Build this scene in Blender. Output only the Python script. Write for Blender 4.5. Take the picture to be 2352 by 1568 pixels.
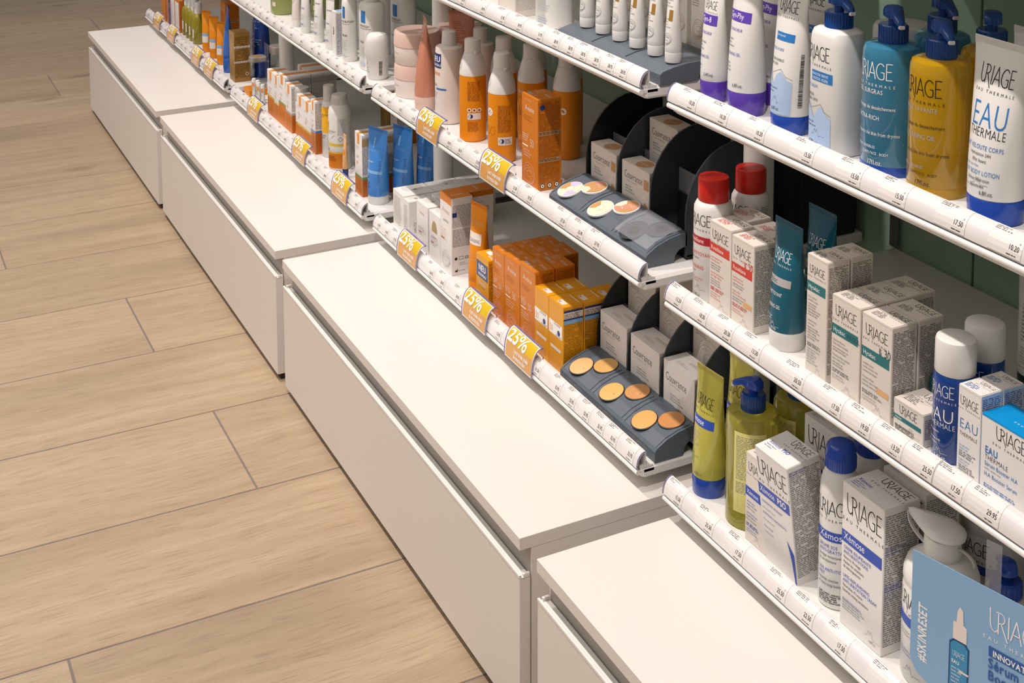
import bpy, bmesh, math, random
from math import sin, cos, pi, radians
from mathutils import Vector, Matrix
from mathutils.geometry import tessellate_polygon

random.seed(7)
for o in list(bpy.data.objects):
    bpy.data.objects.remove(o, do_unlink=True)
scene = bpy.context.scene
COL = scene.collection

# ------------------------------------------------------------------ camera
pit, rol, yaw = radians(6.3605), radians(-0.1031), radians(26.7539)
fw = Vector((-cos(yaw) * cos(pit), sin(yaw) * cos(pit), -sin(pit)))
rt = fw.cross(Vector((0, 0, 1))).normalized()
up = rt.cross(fw)
rt, up = rt * cos(rol) + up * sin(rol), up * cos(rol) - rt * sin(rol)
cd = bpy.data.cameras.new('camera')
cam = bpy.data.objects.new('camera', cd)
COL.objects.link(cam)
M3 = Matrix((rt, up, -fw)).transposed()
cam.matrix_world = Matrix.Translation((4.3648, -0.7193, 1.2654)) @ M3.to_4x4()
cd.sensor_width = 36
cd.lens = 3175.05 * 36 / 2352
cd.shift_y = -(784 + 324.59) / 2352
cd.clip_start = 0.02
scene.camera = cam

# ------------------------------------------------------------------ light
w = bpy.data.worlds.new('world')
scene.world = w
w.use_nodes = True
w.node_tree.nodes['Background'].inputs[0].default_value = (1.0, 0.935, 0.89, 1)
w.node_tree.nodes['Background'].inputs[1].default_value = 0.28


def lamp(kind, loc, target, energy, col, size, spot=None):
    l = bpy.data.lights.new('ceiling_light', kind)
    l.energy = energy
    l.color = col
    if kind == 'AREA':
        l.shape = 'RECTANGLE'
        l.size, l.size_y = size
    else:
        l.shadow_soft_size = size
    if spot:
        l.spot_size = radians(spot)
        l.spot_blend = 0.6
    o = bpy.data.objects.new('ceiling_light', l)
    COL.objects.link(o)
    o.location = loc
    d = Vector(target) - Vector(loc)
    o.rotation_euler = d.to_track_quat('-Z', 'Y').to_euler()
    return o


WARM = (1.0, 0.905, 0.855)
for lx in (0.4, 1.6, 2.8, 4.0):
    lamp('SPOT', (lx, -0.62, 2.75), (lx, 0.02, 0.3), 102, WARM, 0.03, 95)
lamp('AREA', (1.8, -2.0, 2.8), (1.8, -0.3, 0.2), 34, (1.0, 0.94, 0.9), (4.5, 1.6))

scene.view_settings.view_transform = 'Standard'
scene.view_settings.look = 'None'
scene.view_settings.gamma = 1
scene.view_settings.use_curve_mapping = False
scene.view_settings.exposure = 0.0

# ------------------------------------------------------------------ materials
MATS = {}


def lin(c):
    c = c / 255
    return c / 12.92 if c <= 0.04045 else ((c + 0.055) / 1.055) ** 2.4


def mat(name, rgb, rough=0.45, metal=0.0, trans=0.0, coat=0.0, alpha=1.0, ior=1.45, noise=0.0):
    if name in MATS:
        return MATS[name]
    m = bpy.data.materials.new(name)
    m.use_nodes = True
    nt = m.node_tree
    b = nt.nodes['Principled BSDF']
    c = tuple(lin(x) for x in rgb)
    b.inputs['Base Color'].default_value = (*c, 1)
    b.inputs['Roughness'].default_value = rough
    b.inputs['Metallic'].default_value = metal
    b.inputs['Transmission Weight'].default_value = trans
    b.inputs['Coat Weight'].default_value = coat
    b.inputs['Alpha'].default_value = alpha
    b.inputs['IOR'].default_value = ior
    if noise:
        t = nt.nodes.new('ShaderNodeTexCoord')
        n = nt.nodes.new('ShaderNodeTexNoise')
        n.inputs['Scale'].default_value = 9
        n.inputs['Detail'].default_value = 4
        r = nt.nodes.new('ShaderNodeMapRange')
        r.inputs['To Min'].default_value = rough - noise
        r.inputs['To Max'].default_value = rough + noise
        nt.links.new(t.outputs['Object'], n.inputs['Vector'])
        nt.links.new(n.outputs['Fac'], r.inputs['Value'])
        nt.links.new(r.outputs['Result'], b.inputs['Roughness'])
    MATS[name] = m
    return m


def wood():
    m = bpy.data.materials.new('oak_tile')
    m.use_nodes = True
    nt = m.node_tree
    N, L = nt.nodes, nt.links
    b = N['Principled BSDF']
    tc = N.new('ShaderNodeTexCoord')
    oi = N.new('ShaderNodeObjectInfo')
    mul = N.new('ShaderNodeVectorMath'); mul.operation = 'MULTIPLY_ADD'
    cmb = N.new('ShaderNodeCombineXYZ')
    L.new(oi.outputs['Random'], cmb.inputs[0]); L.new(oi.outputs['Random'], cmb.inputs[1])
    L.new(cmb.outputs[0], mul.inputs[0]); mul.inputs[1].default_value = (37, 91, 0)
    L.new(tc.outputs['Object'], mul.inputs[2])
    # warp
    nz = N.new('ShaderNodeTexNoise'); nz.inputs['Scale'].default_value = 3.2; nz.inputs['Detail'].default_value = 2
    mp0 = N.new('ShaderNodeMapping'); mp0.inputs['Scale'].default_value = (1.6, 0.9, 1)
    L.new(mul.outputs[0], mp0.inputs[0]); L.new(mp0.outputs[0], nz.inputs['Vector'])
    wv = N.new('ShaderNodeVectorMath'); wv.operation = 'MULTIPLY_ADD'; wv.inputs[1].default_value = (0.05, 0.02, 0)
    L.new(nz.outputs['Color'], wv.inputs[0]); L.new(mul.outputs[0], wv.inputs[2])
    # long streaks
    mp1 = N.new('ShaderNodeMapping'); mp1.inputs['Scale'].default_value = (34, 1.3, 1)
    n1 = N.new('ShaderNodeTexNoise'); n1.inputs['Scale'].default_value = 1; n1.inputs['Detail'].default_value = 6; n1.inputs['Roughness'].default_value = 0.62
    L.new(wv.outputs[0], mp1.inputs[0]); L.new(mp1.outputs[0], n1.inputs['Vector'])
    # fine grain
    mp2 = N.new('ShaderNodeMapping'); mp2.inputs['Scale'].default_value = (330, 16, 1)
    n2 = N.new('ShaderNodeTexNoise'); n2.inputs['Scale'].default_value = 1; n2.inputs['Detail'].default_value = 5
    L.new(wv.outputs[0], mp2.inputs[0]); L.new(mp2.outputs[0], n2.inputs['Vector'])
    # broad tone
    mp3 = N.new('ShaderNodeMapping'); mp3.inputs['Scale'].default_value = (5, 0.9, 1)
    n3 = N.new('ShaderNodeTexNoise'); n3.inputs['Scale'].default_value = 1; n3.inputs['Detail'].default_value = 3
    L.new(wv.outputs[0], mp3.inputs[0]); L.new(mp3.outputs[0], n3.inputs['Vector'])
    # knots
    mp4 = N.new('ShaderNodeMapping'); mp4.inputs['Scale'].default_value = (7.5, 2.6, 1)
    vo = N.new('ShaderNodeTexVoronoi'); vo.inputs['Scale'].default_value = 1
    L.new(wv.outputs[0], mp4.inputs[0]); L.new(mp4.outputs[0], vo.inputs['Vector'])
    kn = N.new('ShaderNodeMapRange'); kn.inputs['From Min'].default_value = 0.0; kn.inputs['From Max'].default_value = 0.24
    kn.inputs['To Min'].default_value = 1; kn.inputs['To Max'].default_value = 0
    L.new(vo.outputs['Distance'], kn.inputs['Value'])
    sepc = N.new('ShaderNodeSeparateColor'); L.new(vo.outputs['Color'], sepc.inputs[0])
    gt = N.new('ShaderNodeMath'); gt.operation = 'GREATER_THAN'; gt.inputs[1].default_value = 0.5
    L.new(sepc.outputs[0], gt.inputs[0])
    km = N.new('ShaderNodeMath'); km.operation = 'MULTIPLY'; L.new(kn.outputs[0], km.inputs[0]); L.new(gt.outputs[0], km.inputs[1])
    kk = N.new('ShaderNodeMath'); kk.operation = 'MULTIPLY'; L.new(km.outputs[0], kk.inputs[0]); L.new(n2.outputs['Fac'], kk.inputs[1])

    def mix(a, bcol, fac, k):
        r = N.new('ShaderNodeMapRange')
        r.inputs['From Min'].default_value, r.inputs['From Max'].default_value = k[0], k[1]
        r.inputs['To Max'].default_value = k[2]
        L.new(fac, r.inputs['Value'])
        mx = N.new('ShaderNodeMix'); mx.data_type = 'RGBA'
        L.new(r.outputs[0], mx.inputs[0])
        if isinstance(a, tuple):
            mx.inputs[6].default_value = a
        else:
            L.new(a, mx.inputs[6])
        mx.inputs[7].default_value = bcol
        return mx.outputs[2]
    c = lambda r, g, bb: (lin(r), lin(g), lin(bb), 1)
    x = mix(c(190, 168, 140), c(171, 147, 118), n1.outputs['Fac'], (0.30, 0.70, 1.0))
    x = mix(x, c(140, 120, 96), n3.outputs['Fac'], (0.50, 0.76, 0.75))
    x = mix(x, c(112, 92, 70), n2.outputs['Fac'], (0.50, 0.78, 0.5))
    x = mix(x, c(96, 76, 56), kk.outputs[0], (0.10, 0.50, 0.75))
    hsv = N.new('ShaderNodeHueSaturation')
    mr = N.new('ShaderNodeMapRange'); mr.inputs['To Min'].default_value = 0.84; mr.inputs['To Max'].default_value = 0.96
    L.new(oi.outputs['Random'], mr.inputs['Value']); L.new(mr.outputs[0], hsv.inputs['Value'])
    L.new(x, hsv.inputs['Color'])
    L.new(hsv.outputs[0], b.inputs['Base Color'])
    b.inputs['Roughness'].default_value = 0.48
    bp = N.new('ShaderNodeBump'); bp.inputs['Strength'].default_value = 0.12; bp.inputs['Distance'].default_value = 0.001
    L.new(n2.outputs['Fac'], bp.inputs['Height']); L.new(bp.outputs[0], b.inputs['Normal'])
    return m


WOOD = wood()
LAM = mat('white_laminate', (228, 222, 215), 0.42, noise=0.04)
SHELF = mat('white_enamel', (228, 226, 223), 0.3, noise=0.04)
SHELFD = mat('grey_shelf_board', (166, 172, 168), 0.28, noise=0.05)
EDGE = mat('grey_edge', (176, 168, 158), 0.5)
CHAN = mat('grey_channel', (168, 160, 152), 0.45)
DARK = mat('dark_foot', (58, 46, 34), 0.7)
GROUT = mat('grey_grout', (120, 112, 108), 0.9)
GREEN = mat('green_panel', (156, 184, 162), 0.25, noise=0.05)
PLW = mat('white_plastic', (226, 224, 220), 0.35)
RAIL = mat('white_rail', (236, 234, 230), 0.25, coat=0.4)
PAPER = mat('label_paper', (226, 222, 221), 0.25, coat=0.8)
PAPER2 = mat('label_paper_tint', (231, 226, 222), 0.25, coat=0.8)
CLEAR = mat('clear_acrylic', (236, 236, 242), 0.06, alpha=0.1)
FINE = mat('fine_print_ink', (98, 96, 98), 0.5)
PCT = None
LILAC = mat('lilac_edge', (150, 140, 190), 0.15, trans=0.5)
CARD = mat('white_carton', (232, 228, 224), 0.45)
CARDB = mat('cream_carton', (222, 214, 204), 0.5)
INK = mat('black_ink', (28, 26, 28), 0.5)
GREY = mat('grey_ink', (120, 116, 116), 0.5)
GREYL = mat('light_grey_ink', (176, 172, 170), 0.5)
WINK = mat('white_ink', (245, 243, 240), 0.5)
RED = mat('red_ink', (206, 66, 54), 0.45)
REDCAP = mat('red_cap', (196, 34, 24), 0.3)
PURP = mat('purple', (96, 66, 176), 0.35)
PURPC = mat('purple_cap', (92, 60, 170), 0.2, coat=0.3)
MTN = mat('pale_blue_print', (174, 196, 226), 0.4)
BLU = mat('blue_ink', (44, 118, 188), 0.4)
BLUD = mat('royal_blue_ink', (40, 76, 176), 0.4)
BCAP = mat('royal_blue_cap', (24, 70, 170), 0.22, coat=0.3)
BCAP2 = mat('deep_blue_pump', (10, 66, 140), 0.22, coat=0.3)
TEAL = mat('teal_plastic', (18, 90, 110), 0.28, coat=0.3)
TEALI = mat('teal_ink', (36, 112, 118), 0.45)
TEALD = mat('dark_teal', (12, 44, 52), 0.3)
BLUB = mat('blue_gel', (70, 160, 200), 0.08, trans=0.5, coat=0.4)
OIL = mat('golden_oil', (240, 190, 10), 0.06, trans=0.55, coat=0.4)
OILG = mat('green_yellow_oil', (224, 216, 90), 0.05, trans=0.7, coat=0.4)
OILB = mat('olive_oil', (160, 148, 34), 0.1, trans=0.25, coat=0.4)
YTUBE = mat('yellow_green_tube', (222, 214, 96), 0.14, trans=0.4, coat=0.3)
YLAB = mat('pale_yellow_label', (220, 214, 136), 0.4)
BWATER = mat('blue_water', (8, 70, 156), 0.12, trans=0.25, coat=0.4)
ORA = mat('orange_plastic', (228, 138, 10), 0.38)
ORAD = mat('orange_carton', (208, 120, 22), 0.4)
ORAD2 = mat('dark_orange_carton', (190, 100, 28), 0.4)
ORABR = mat('brown_orange_ink', (150, 76, 18), 0.5)
YEL = mat('amber_carton', (226, 156, 22), 0.38)
YELD = mat('dark_amber_ink', (150, 96, 10), 0.5)
PINK = mat('pink_plastic', (222, 192, 178), 0.3)
PINKW = mat('pinkish_white', (232, 220, 212), 0.35)
ROSE = mat('rose_tube', (206, 138, 112), 0.2, coat=0.4)
NAVY = mat('navy_ink', (36, 56, 116), 0.4)
SKY = mat('bright_blue_print', (0, 146, 214), 0.35)
SLATE = mat('slate_plastic', (92, 101, 110), 0.38, noise=0.05)
SLATED = mat('dark_slate_plastic', (56, 63, 70), 0.35)
BLACK = mat('black_plastic', (27, 29, 32), 0.4)
CYAN = mat('cornflower_tube', (64, 132, 206), 0.25, coat=0.4)
CYANL = mat('light_blue_band', (130, 178, 224), 0.3)
GOLD = mat('gold_carton', (156, 116, 52), 0.35)
GOLDL = mat('light_gold', (226, 176, 120), 0.3)
GOLDD = mat('dark_bronze', (92, 60, 18), 0.4)
TAN = mat('tan_print', (196, 150, 106), 0.5)
PROMO = mat('mustard_card', (218, 180, 30), 0.3)
PROMO2 = mat('ochre_card', (210, 156, 84), 0.3)
POST = mat('poster_blue', (136, 176, 212), 0.35)
POSTD = mat('poster_deep_blue', (40, 92, 160), 0.4)
GREYP = mat('grey_plastic', (178, 170, 160), 0.35)
SMOKE = mat('frosted_cap', (212, 208, 204), 0.2, trans=0.12)
GREENI = mat('green_ink', (120, 156, 96), 0.5)
DEEPB = mat('deep_blue_bottle', (24, 60, 140), 0.2, coat=0.4)
MIDB = mat('mid_blue_tube', (52, 104, 190), 0.25, coat=0.4)
LOTION = mat('pale_green_bottle', (168, 176, 110), 0.15, trans=0.3)
BRASS = mat('brass_tube', (150, 122, 70), 0.4, metal=0.4)
MK = [mat('skin_tone_%d' % i, c, 0.35) for i, c in enumerate([(230, 182, 124), (214, 168, 100), (226, 180, 108), (206, 150, 96), (226, 170, 100), (200, 138, 82)])]
MKC = mat('cream_powder', (240, 222, 196), 0.4)
MKP = mat('lilac_powder', (206, 190, 222), 0.4)
MKR = mat('rose_powder', (212, 150, 124), 0.4)
MKO = mat('ochre_powder', (202, 150, 92), 0.4)

# ------------------------------------------------------------------ glyphs
GL = {}
CHARS = "ABCDEFGHIJKLMNOPQRSTUVWXYZabcdefghijklmnopqrstuvwxyz0123456789%.,-+#&/|éèàû'"
WTS = {'r': 0.0, 'b': 0.022, 'l': -0.012}


def make_glyphs():
    tmp = []
    for wn, off in WTS.items():
        for ch in CHARS:
            c = bpy.data.curves.new('g', 'FONT')
            c.body = ch
            c.size = 1.0
            c.resolution_u = 3
            c.offset = off
            o = bpy.data.objects.new('g', c)
            COL.objects.link(o)
            tmp.append((wn, ch, o))
    dg = bpy.context.evaluated_depsgraph_get()
    for wn, ch, o in tmp:
        e = o.evaluated_get(dg)
        me = e.to_mesh()
        me.calc_loop_triangles()
        vs = [(v.co.x, v.co.y) for v in me.vertices]
        tr = []
        for t in me.loop_triangles:
            a, b, c = t.vertices
            (x0, y0), (x1, y1), (x2, y2) = vs[a], vs[b], vs[c]
            if (x1 - x0) * (y2 - y0) - (x2 - x0) * (y1 - y0) < 0:
                b, c = c, b
            tr.append((a, b, c))
        xs = [v[0] for v in vs] or [0, 0.3]
        GL[(wn, ch)] = (vs, tr, max(xs) + max(0.05, min(xs)))
        e.to_mesh_clear()
    for wn, ch, o in tmp:
        c = o.data
        bpy.data.objects.remove(o)
        bpy.data.curves.remove(c)


make_glyphs()


# ------------------------------------------------------------------ mesh collector
class G:
    def __init__(s):
        s.v, s.f, s.mi, s.ms = [], [], [], []

    def mid(s, m):
        if m not in s.ms:
            s.ms.append(m)
        return s.ms.index(m)

    def face(s, pts, m):
        i = len(s.v)
        s.v += [tuple(p) for p in pts]
        s.f.append(tuple(range(i, i + len(pts))))
        s.mi.append(s.mid(m))

    def grid(s, rows, m, closed=True, cap0=True, cap1=True):
        """rows: list of equal length point rings"""
        n = len(rows[0])
        i0 = len(s.v)
        for r in rows:
            s.v += [tuple(p) for p in r]
        ms = m if isinstance(m, list) else [m] * (len(rows) - 1)
        for j in range(len(rows) - 1):
            k = s.mid(ms[j])
            for i in range(n if closed else n - 1):
                a = i0 + j * n + i
                b = i0 + j * n + (i + 1) % n
                s.f.append((a, b, b + n, a + n))
                s.mi.append(k)
        if cap0:
            s.f.append(tuple(i0 + i for i in reversed(range(n))))
            s.mi.append(s.mid(ms[0]))
        if cap1:
            q = i0 + (len(rows) - 1) * n
            s.f.append(tuple(q + i for i in range(n)))
            s.mi.append(s.mid(ms[-1]))

    def box(s, x0, y0, z0, x1, y1, z1, m, bev=0.0):
        b = min(bev, (x1 - x0) / 2.1, (y1 - y0) / 2.1, (z1 - z0) / 2.1)
        if b <= 0:
            s.grid([[(x0, y0, z), (x1, y0, z), (x1, y1, z), (x0, y1, z)] for z in (z0, z1)], m)
            return
        def ring(z, i):
            X0, X1, Y0, Y1 = x0 + i, x1 - i, y0 + i, y1 - i
            return [(X0 + b - i * 0, Y0, z), (X1 - b, Y0, z), (X1, Y0 + b, z), (X1, Y1 - b, z), (X1 - b, Y1, z), (X0 + b, Y1, z), (X0, Y1 - b, z), (X0, Y0 + b, z)]
        s.grid([ring(z0, b), ring(z0 + b, 0), ring(z1 - b, 0), ring(z1, b)], m)

    def prism(s, poly, axis, a, b, m):
        """poly in the two other axes (ccw), extruded along axis from a to b"""
        def p3(p, t):
            if axis == 'x': return (t, p[0], p[1])
            if axis == 'y': return (p[0], t, p[1])
            return (p[0], p[1], t)
        n = len(poly)
        ar = sum(poly[i][0] * poly[(i + 1) % n][1] - poly[(i + 1) % n][0] * poly[i][1] for i in range(n))
        if ar < 0: poly = poly[::-1]
        if axis == 'y':
            poly = poly[::-1]
        s.grid([[p3(p, a) for p in poly], [p3(p, b) for p in poly]], m, cap0=False, cap1=False)
        i0 = len(s.v)
        s.v += [p3(p, a) for p in poly] + [p3(p, b) for p in poly]
        tr = tessellate_polygon([[Vector((p[0], p[1], 0)) for p in poly]])
        for t in tr:
            A, B, Cc = (poly[i] for i in t)
            sg = (B[0] - A[0]) * (Cc[1] - A[1]) - (Cc[0] - A[0]) * (B[1] - A[1])
            if axis == 'y': sg = -sg
            t = t if sg > 0 else (t[0], t[2], t[1])
            s.f.append(tuple(i0 + n + i for i in t)); s.mi.append(s.mid(m))
            s.f.append(tuple(i0 + i for i in reversed(t))); s.mi.append(s.mid(m))

    def build(s, name, parent=None, smooth=False, at=None):
        me = bpy.data.meshes.new(name)
        me.from_pydata(s.v, [], s.f)
        for m in s.ms:
            me.materials.append(m)
        me.polygons.foreach_set('material_index', s.mi)
        if smooth:
            me.polygons.foreach_set('use_smooth', [True] * len(s.f))
            try:
                me.set_sharp_from_angle(angle=radians(38))
            except Exception:
                pass
        me.update()
        o = bpy.data.objects.new(name, me)
        COL.objects.link(o)
        if parent:
            o.parent = parent
        if at:
            o.location = at
        return o


# ------------------------------------------------------------------ flat art (2-D) -> mapped
def art_rect(u0, v0, u1, v1, m, seg=0.004):
    n = max(1, int(abs(u1 - u0) / seg))
    k = max(1, int(abs(v1 - v0) / 0.012))
    out = []
    for j in range(k):
        a, b = v0 + (v1 - v0) * j / k, v0 + (v1 - v0) * (j + 1) / k
        for i in range(n):
            p, q = u0 + (u1 - u0) * i / n, u0 + (u1 - u0) * (i + 1) / n
            out.append(([(p, a), (q, a), (q, b), (p, b)], m))
    return out


def art_text(u, v, size, txt, m, al='l', wt='r', sx=1.0, tr=0.0, sh=0.0, ang=0.0):
    x = 0
    tris = []
    for ch in txt:
        if ch == ' ':
            x += 0.32 + tr
            continue
        if ch == '%':
            th = 0.11 if wt == 'b' else 0.05
            for cx, cy in ((0.2, 0.52), (0.66, 0.17)):
                for pl, _ in art_line([(x + cx + 0.13 * cos(2 * pi * i / 14), cy + 0.165 * sin(2 * pi * i / 14)) for i in range(15)], th, None):
                    tris.append(pl)
            for q in range(7):
                a0, a1 = q / 7, (q + 1) / 7
                tris.append([(x + 0.14 + 0.47 * a0, -0.02 + 0.73 * a0), (x + 0.26 + 0.47 * a0, -0.02 + 0.73 * a0), (x + 0.26 + 0.47 * a1, -0.02 + 0.73 * a1), (x + 0.14 + 0.47 * a1, -0.02 + 0.73 * a1)])
            x += 0.88 + tr
            continue
        g = GL.get((wt, ch))
        if not g:
            continue
        for t in g[1]:
            tris.append([(g[0][i][0] + x, g[0][i][1]) for i in t])
        x += g[2] + tr
    W = x * size * sx
    du = 0 if al == 'l' else (-W / 2 if al == 'c' else -W)
    ca, sa = cos(ang), sin(ang)
    out = []
    for t in tris:
        p = []
        for (a, b) in t:
            X = du + (a + sh * b) * size * sx
            Y = b * size
            p.append((u + X * ca - Y * sa, v + X * sa + Y * ca))
        out.append((p, m))
    return out


def art_line(pts, wd, m):
    out = []
    for (a, b), (c, d) in zip(pts, pts[1:]):
        L = math.hypot(c - a, d - b) or 1e-9
        nx, ny = -(d - b) / L * wd / 2, (c - a) / L * wd / 2
        ex, ey = (c - a) / L * wd * 0.3, (d - b) / L * wd * 0.3
        out.append(([(a - nx - ex, b - ny - ey), (c - nx + ex, d - ny + ey), (c + nx + ex, d + ny + ey), (a + nx - ex, b + ny - ey)], m))
    return out


WORDS = 'Apaise Hydrate peau sensible sensitive skin Soothes Protects Nourrit visage corps eau thermale des Alpes face body creme soin lotion fragile apaisant confort daily douceur testé'.split()
UWORDS = 'CREME SOIN GLOBAL SKINCARE CREAM GEL HYGIENE CLEANSING SENSITIVE SKIN PEAUX SENSIBLES CORPS FACE BODY CONTROLE'.split()
WI = [0]


def art_words(u0, u1, v, size, m, up_=False, txt=None):
    if txt is None:
        txt = ''
        while len(txt) * size * 0.5 < (u1 - u0) * random.uniform(0.55, 0.9):
            WI[0] += 1
            pool = UWORDS if up_ else WORDS
            txt += (' ' if txt else '') + pool[(WI[0] * 7) % len(pool)]
    out = art_text(u0, v, size, txt, m, 'l', 'r', 0.8)
    mx = max([p[0] for pl, _ in out for p in pl] or [0])
    if mx > u1:
        k = (u1 - u0) / (mx - u0)
        out = [([(u0 + (p[0] - u0) * k, p[1]) for p in pl], mm) for pl, mm in out]
    return out


def art_micro(u0, v0, u1, v1, pitch, m, fill=1.0, hh=0.5, rag=0.25, lines=None):
    out = []
    v = v1 - pitch
    if lines or (pitch >= 0.0026 and hh >= 0.5 and fill == 1.0):
        k = 0
        while v > v0 - 1e-9:
            out += art_words(u0, u1, v, pitch * (1.0 if pitch < 0.0034 else 0.98), m, pitch >= 0.0042, (lines[k] if lines and k < len(lines) else None))
            v -= pitch * 1.12
            k += 1
        return out
    while v > v0:
        u = u0
        end = u1 - (u1 - u0) * random.random() * rag
        while u < end:
            L = pitch * random.uniform(0.9, 3.6)
            if random.random() < fill:
                e = min(u + L, end)
                if pitch > 0.0016:
                    q = u
                    while q < e - pitch * 0.2:
                        lw = pitch * random.uniform(0.22, 0.42)
                        h = pitch * (hh + random.choice((0, 0, 0.16)))
                        out.append(([(q, v), (q + lw, v), (q + lw, v + h), (q, v + h)], m))
                        q += lw + pitch * 0.13
                else:
                    out.append(([(u, v), (e, v), (e, v + pitch * hh), (u, v + pitch * hh)], m))
            u += L + pitch * 0.5
        v -= pitch
    return out


def art_poly(pts, m):
    out = []
    n = len(pts)
    ar = sum(pts[i][0] * pts[(i + 1) % n][1] - pts[(i + 1) % n][0] * pts[i][1] for i in range(n))
    if ar < 0: pts = pts[::-1]
    for t in tessellate_polygon([[Vector((p[0], p[1], 0)) for p in pts]]):
        A, B, Cc = (pts[i] for i in t)
        sg = (B[0] - A[0]) * (Cc[1] - A[1]) - (Cc[0] - A[0]) * (B[1] - A[1])
        out.append(([A, B, Cc] if sg > 0 else [A, Cc, B], m))
    return out


def art_disc(u, v, r, m, n=20):
    return [([(u + r * cos(2 * pi * i / n), v + r * sin(2 * pi * i / n)) for i in range(n)], m)]


def art_ring(u, v, r, wd, m, n=24):
    return art_line([(u + r * cos(2 * pi * i / n), v + r * sin(2 * pi * i / n)) for i in range(n + 1)], wd, m)


LOGO = [[(-.02, 1.04), (-.005, .7), (.01, .4), (.05, .22), (.12, .1), (.22, .03), (.32, .01), (.42, .05), (.5, .14)],
        [(.56, 0), (.56, 1)], [(.42, .96), (.58, 1), (.75, .99), (.86, .95), (.94, .88), (.98, .77), (.96, .67), (.89, .58), (.75, .52), (.58, .5)],
        [(.75, .52), (1.2, -.22)], [(1.26, 0), (1.26, 1)],
        [(1.42, 0), (1.78, 1), (2.14, 0)], [(1.54, .32), (2.02, .32)],
        [(2.9, .84), (2.8, .93), (2.68, .985), (2.55, .985), (2.42, .92), (2.31, .8), (2.24, .64), (2.22, .47), (2.26, .3), (2.34, .16), (2.45, .06), (2.58, .01), (2.72, .005), (2.83, .03), (2.92, .08), (2.92, .44), (2.68, .44)],
        [(3.6, 1), (3.12, 1), (3.12, 0), (3.6, 0)], [(3.12, .52), (3.52, .52)]]


def art_logo(u, v, wd, m, sub=True, h=None, m2=None):
    """wordmark with its small second line, centred on u; v = baseline"""
    s = wd / 3.6
    hy = (h or wd * 0.36)
    out = []
    for st in LOGO:
        out += art_line([(u - wd / 2 + x * s, v + y * hy) for x, y in st], wd * 0.022, m)
    if sub:
        sz = wd * 0.1
        out += art_text(u, v - wd * 0.2, sz, 'EAU THERMALE', m2 or m, 'c', 'r', 1.0, 0.42)
    return out


def art_swirl(u, v, r, m, wd=0.0004, n=3):
    out = []
    for k in range(n):
        R = r * (1 - 0.17 * k)
        pts = []
        for i in range(21):
            t = -0.3 + 2.1 * pi * i / 20
            rr = R * (1 + 0.09 * sin(2 * t + k) + 0.06 * cos(3 * t))
            pts.append((u + rr * cos(t) * 0.95, v + rr * sin(t) * 0.95 - k * r * 0.05))
        out += art_line(pts, wd, m)
    R = r * 0.42
    out += art_line([(u + R * 1.1, v + R * .5), (u + R * .3, v + R * .8), (u - R * .7, v + R * .5), (u - R * .8, v - R * .3), (u - R * .1, v - R * .45), (u + R * .5, v - R * .2), (u + R * .9, v - R * .7), (u + R * .4, v - R * 1.4), (u - R * .8, v - R * 1.3)], wd, m)
    return out


def art_alps(u, v, s, m):
    wd = s * 0.05
    return art_line([(u - s, v), (u - .45 * s, v + .15 * s), (u - .1 * s, v + .95 * s), (u + .1 * s, v + .4 * s), (u + .35 * s, v + .95 * s), (u + .75 * s, v - .05 * s), (u + .8 * s, v - .2 * s), (u + .9 * s, v), (u + 2 * s, v)], wd, m)


def art_mtn(u0, u1, v0, v1, m):
    w_, h_ = u1 - u0, v1 - v0
    P = lambda a, b: (u0 + a * w_, v0 + b * h_)
    pk = [(0, .8), (.06, .86), (.16, 1), (.27, .86), (.4, .68), (.52, .92), (.66, 1), (.86, .82), (1, .78)]
    out = []
    for (xa, ya), (xb, yb) in zip(pk, pk[1:]):
        n = max(1, int((xb - xa) * w_ / .003))
        for i in range(n):
            t0, t1 = i / n, (i + 1) / n
            for q in range(6):
                f0, f1 = q / 6, (q + 1) / 6
                A0, A1 = ya + (yb - ya) * t0, ya + (yb - ya) * t1
                out.append(([P(xa + (xb - xa) * t0, A0 * f0), P(xa + (xb - xa) * t1, A1 * f0), P(xa + (xb - xa) * t1, A1 * f1), P(xa + (xb - xa) * t0, A0 * f1)], m))
    out += art_line([P(0, .82), P(.14, 1.03), P(.3, .92), P(.45, .98), P(.64, 1.06), P(.8, .9), P(1, .84)], 0.0003, INK)
    return out


def art_bar(u0, v0, u1, v1, m=INK, vert=True):
    out = []
    v = v0
    while v < v1:
        t = random.choice((0.0003, 0.0005, 0.0008))
        out.append(([(u0, v), (u1, v), (u1, v + t), (u0, v + t)], m))
        v += t + random.choice((0.0004, 0.0007))
    return out


# ------------------------------------------------------------------ things
def tag(o, label, cat, group=None):
    o['label'] = label
    o['category'] = cat
    if group:
        o['group'] = group
    return o


def empty(name):
    o = bpy.data.objects.new(name, None)
    o.empty_display_size = 0.02
    COL.objects.link(o)
    return o


KIDS = {}


def children(o):
    return [c for c in o.children]


def copy_tree(o, parent=None):
    c = o.copy()
    COL.objects.link(c)
    if parent:
        c.parent = parent
    for ch in children(o):
        copy_tree(ch, c)
    return c


PROTO = {}
S = {1: 0.2884, 2: 0.5404, 3: 0.7904}


def P(kind, x, y, s, label, cat=None, rot=0.0, group=None, tilt=0.0, z=None):
    """place the kind: first use builds it, later uses copy the thing with its parts"""
    if kind in PROTO:
        o = copy_tree(PROTO[kind][0])
        for k in ('label', 'group'):
            if k in o: del o[k]
    else:
        fn = KINDS[kind]
        o = fn[0](*fn[2:]) if not callable(fn) else fn()
        PROTO[kind] = (o, fn[1] if not callable(fn) else cat)
    o.location = (x, y, (S[s] if s in S else 0) + 0.0002 if z is None else z)
    o.rotation_euler = (radians(tilt), 0, radians(rot))
    tag(o, label, cat or PROTO[kind][1], group)
    return o


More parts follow.
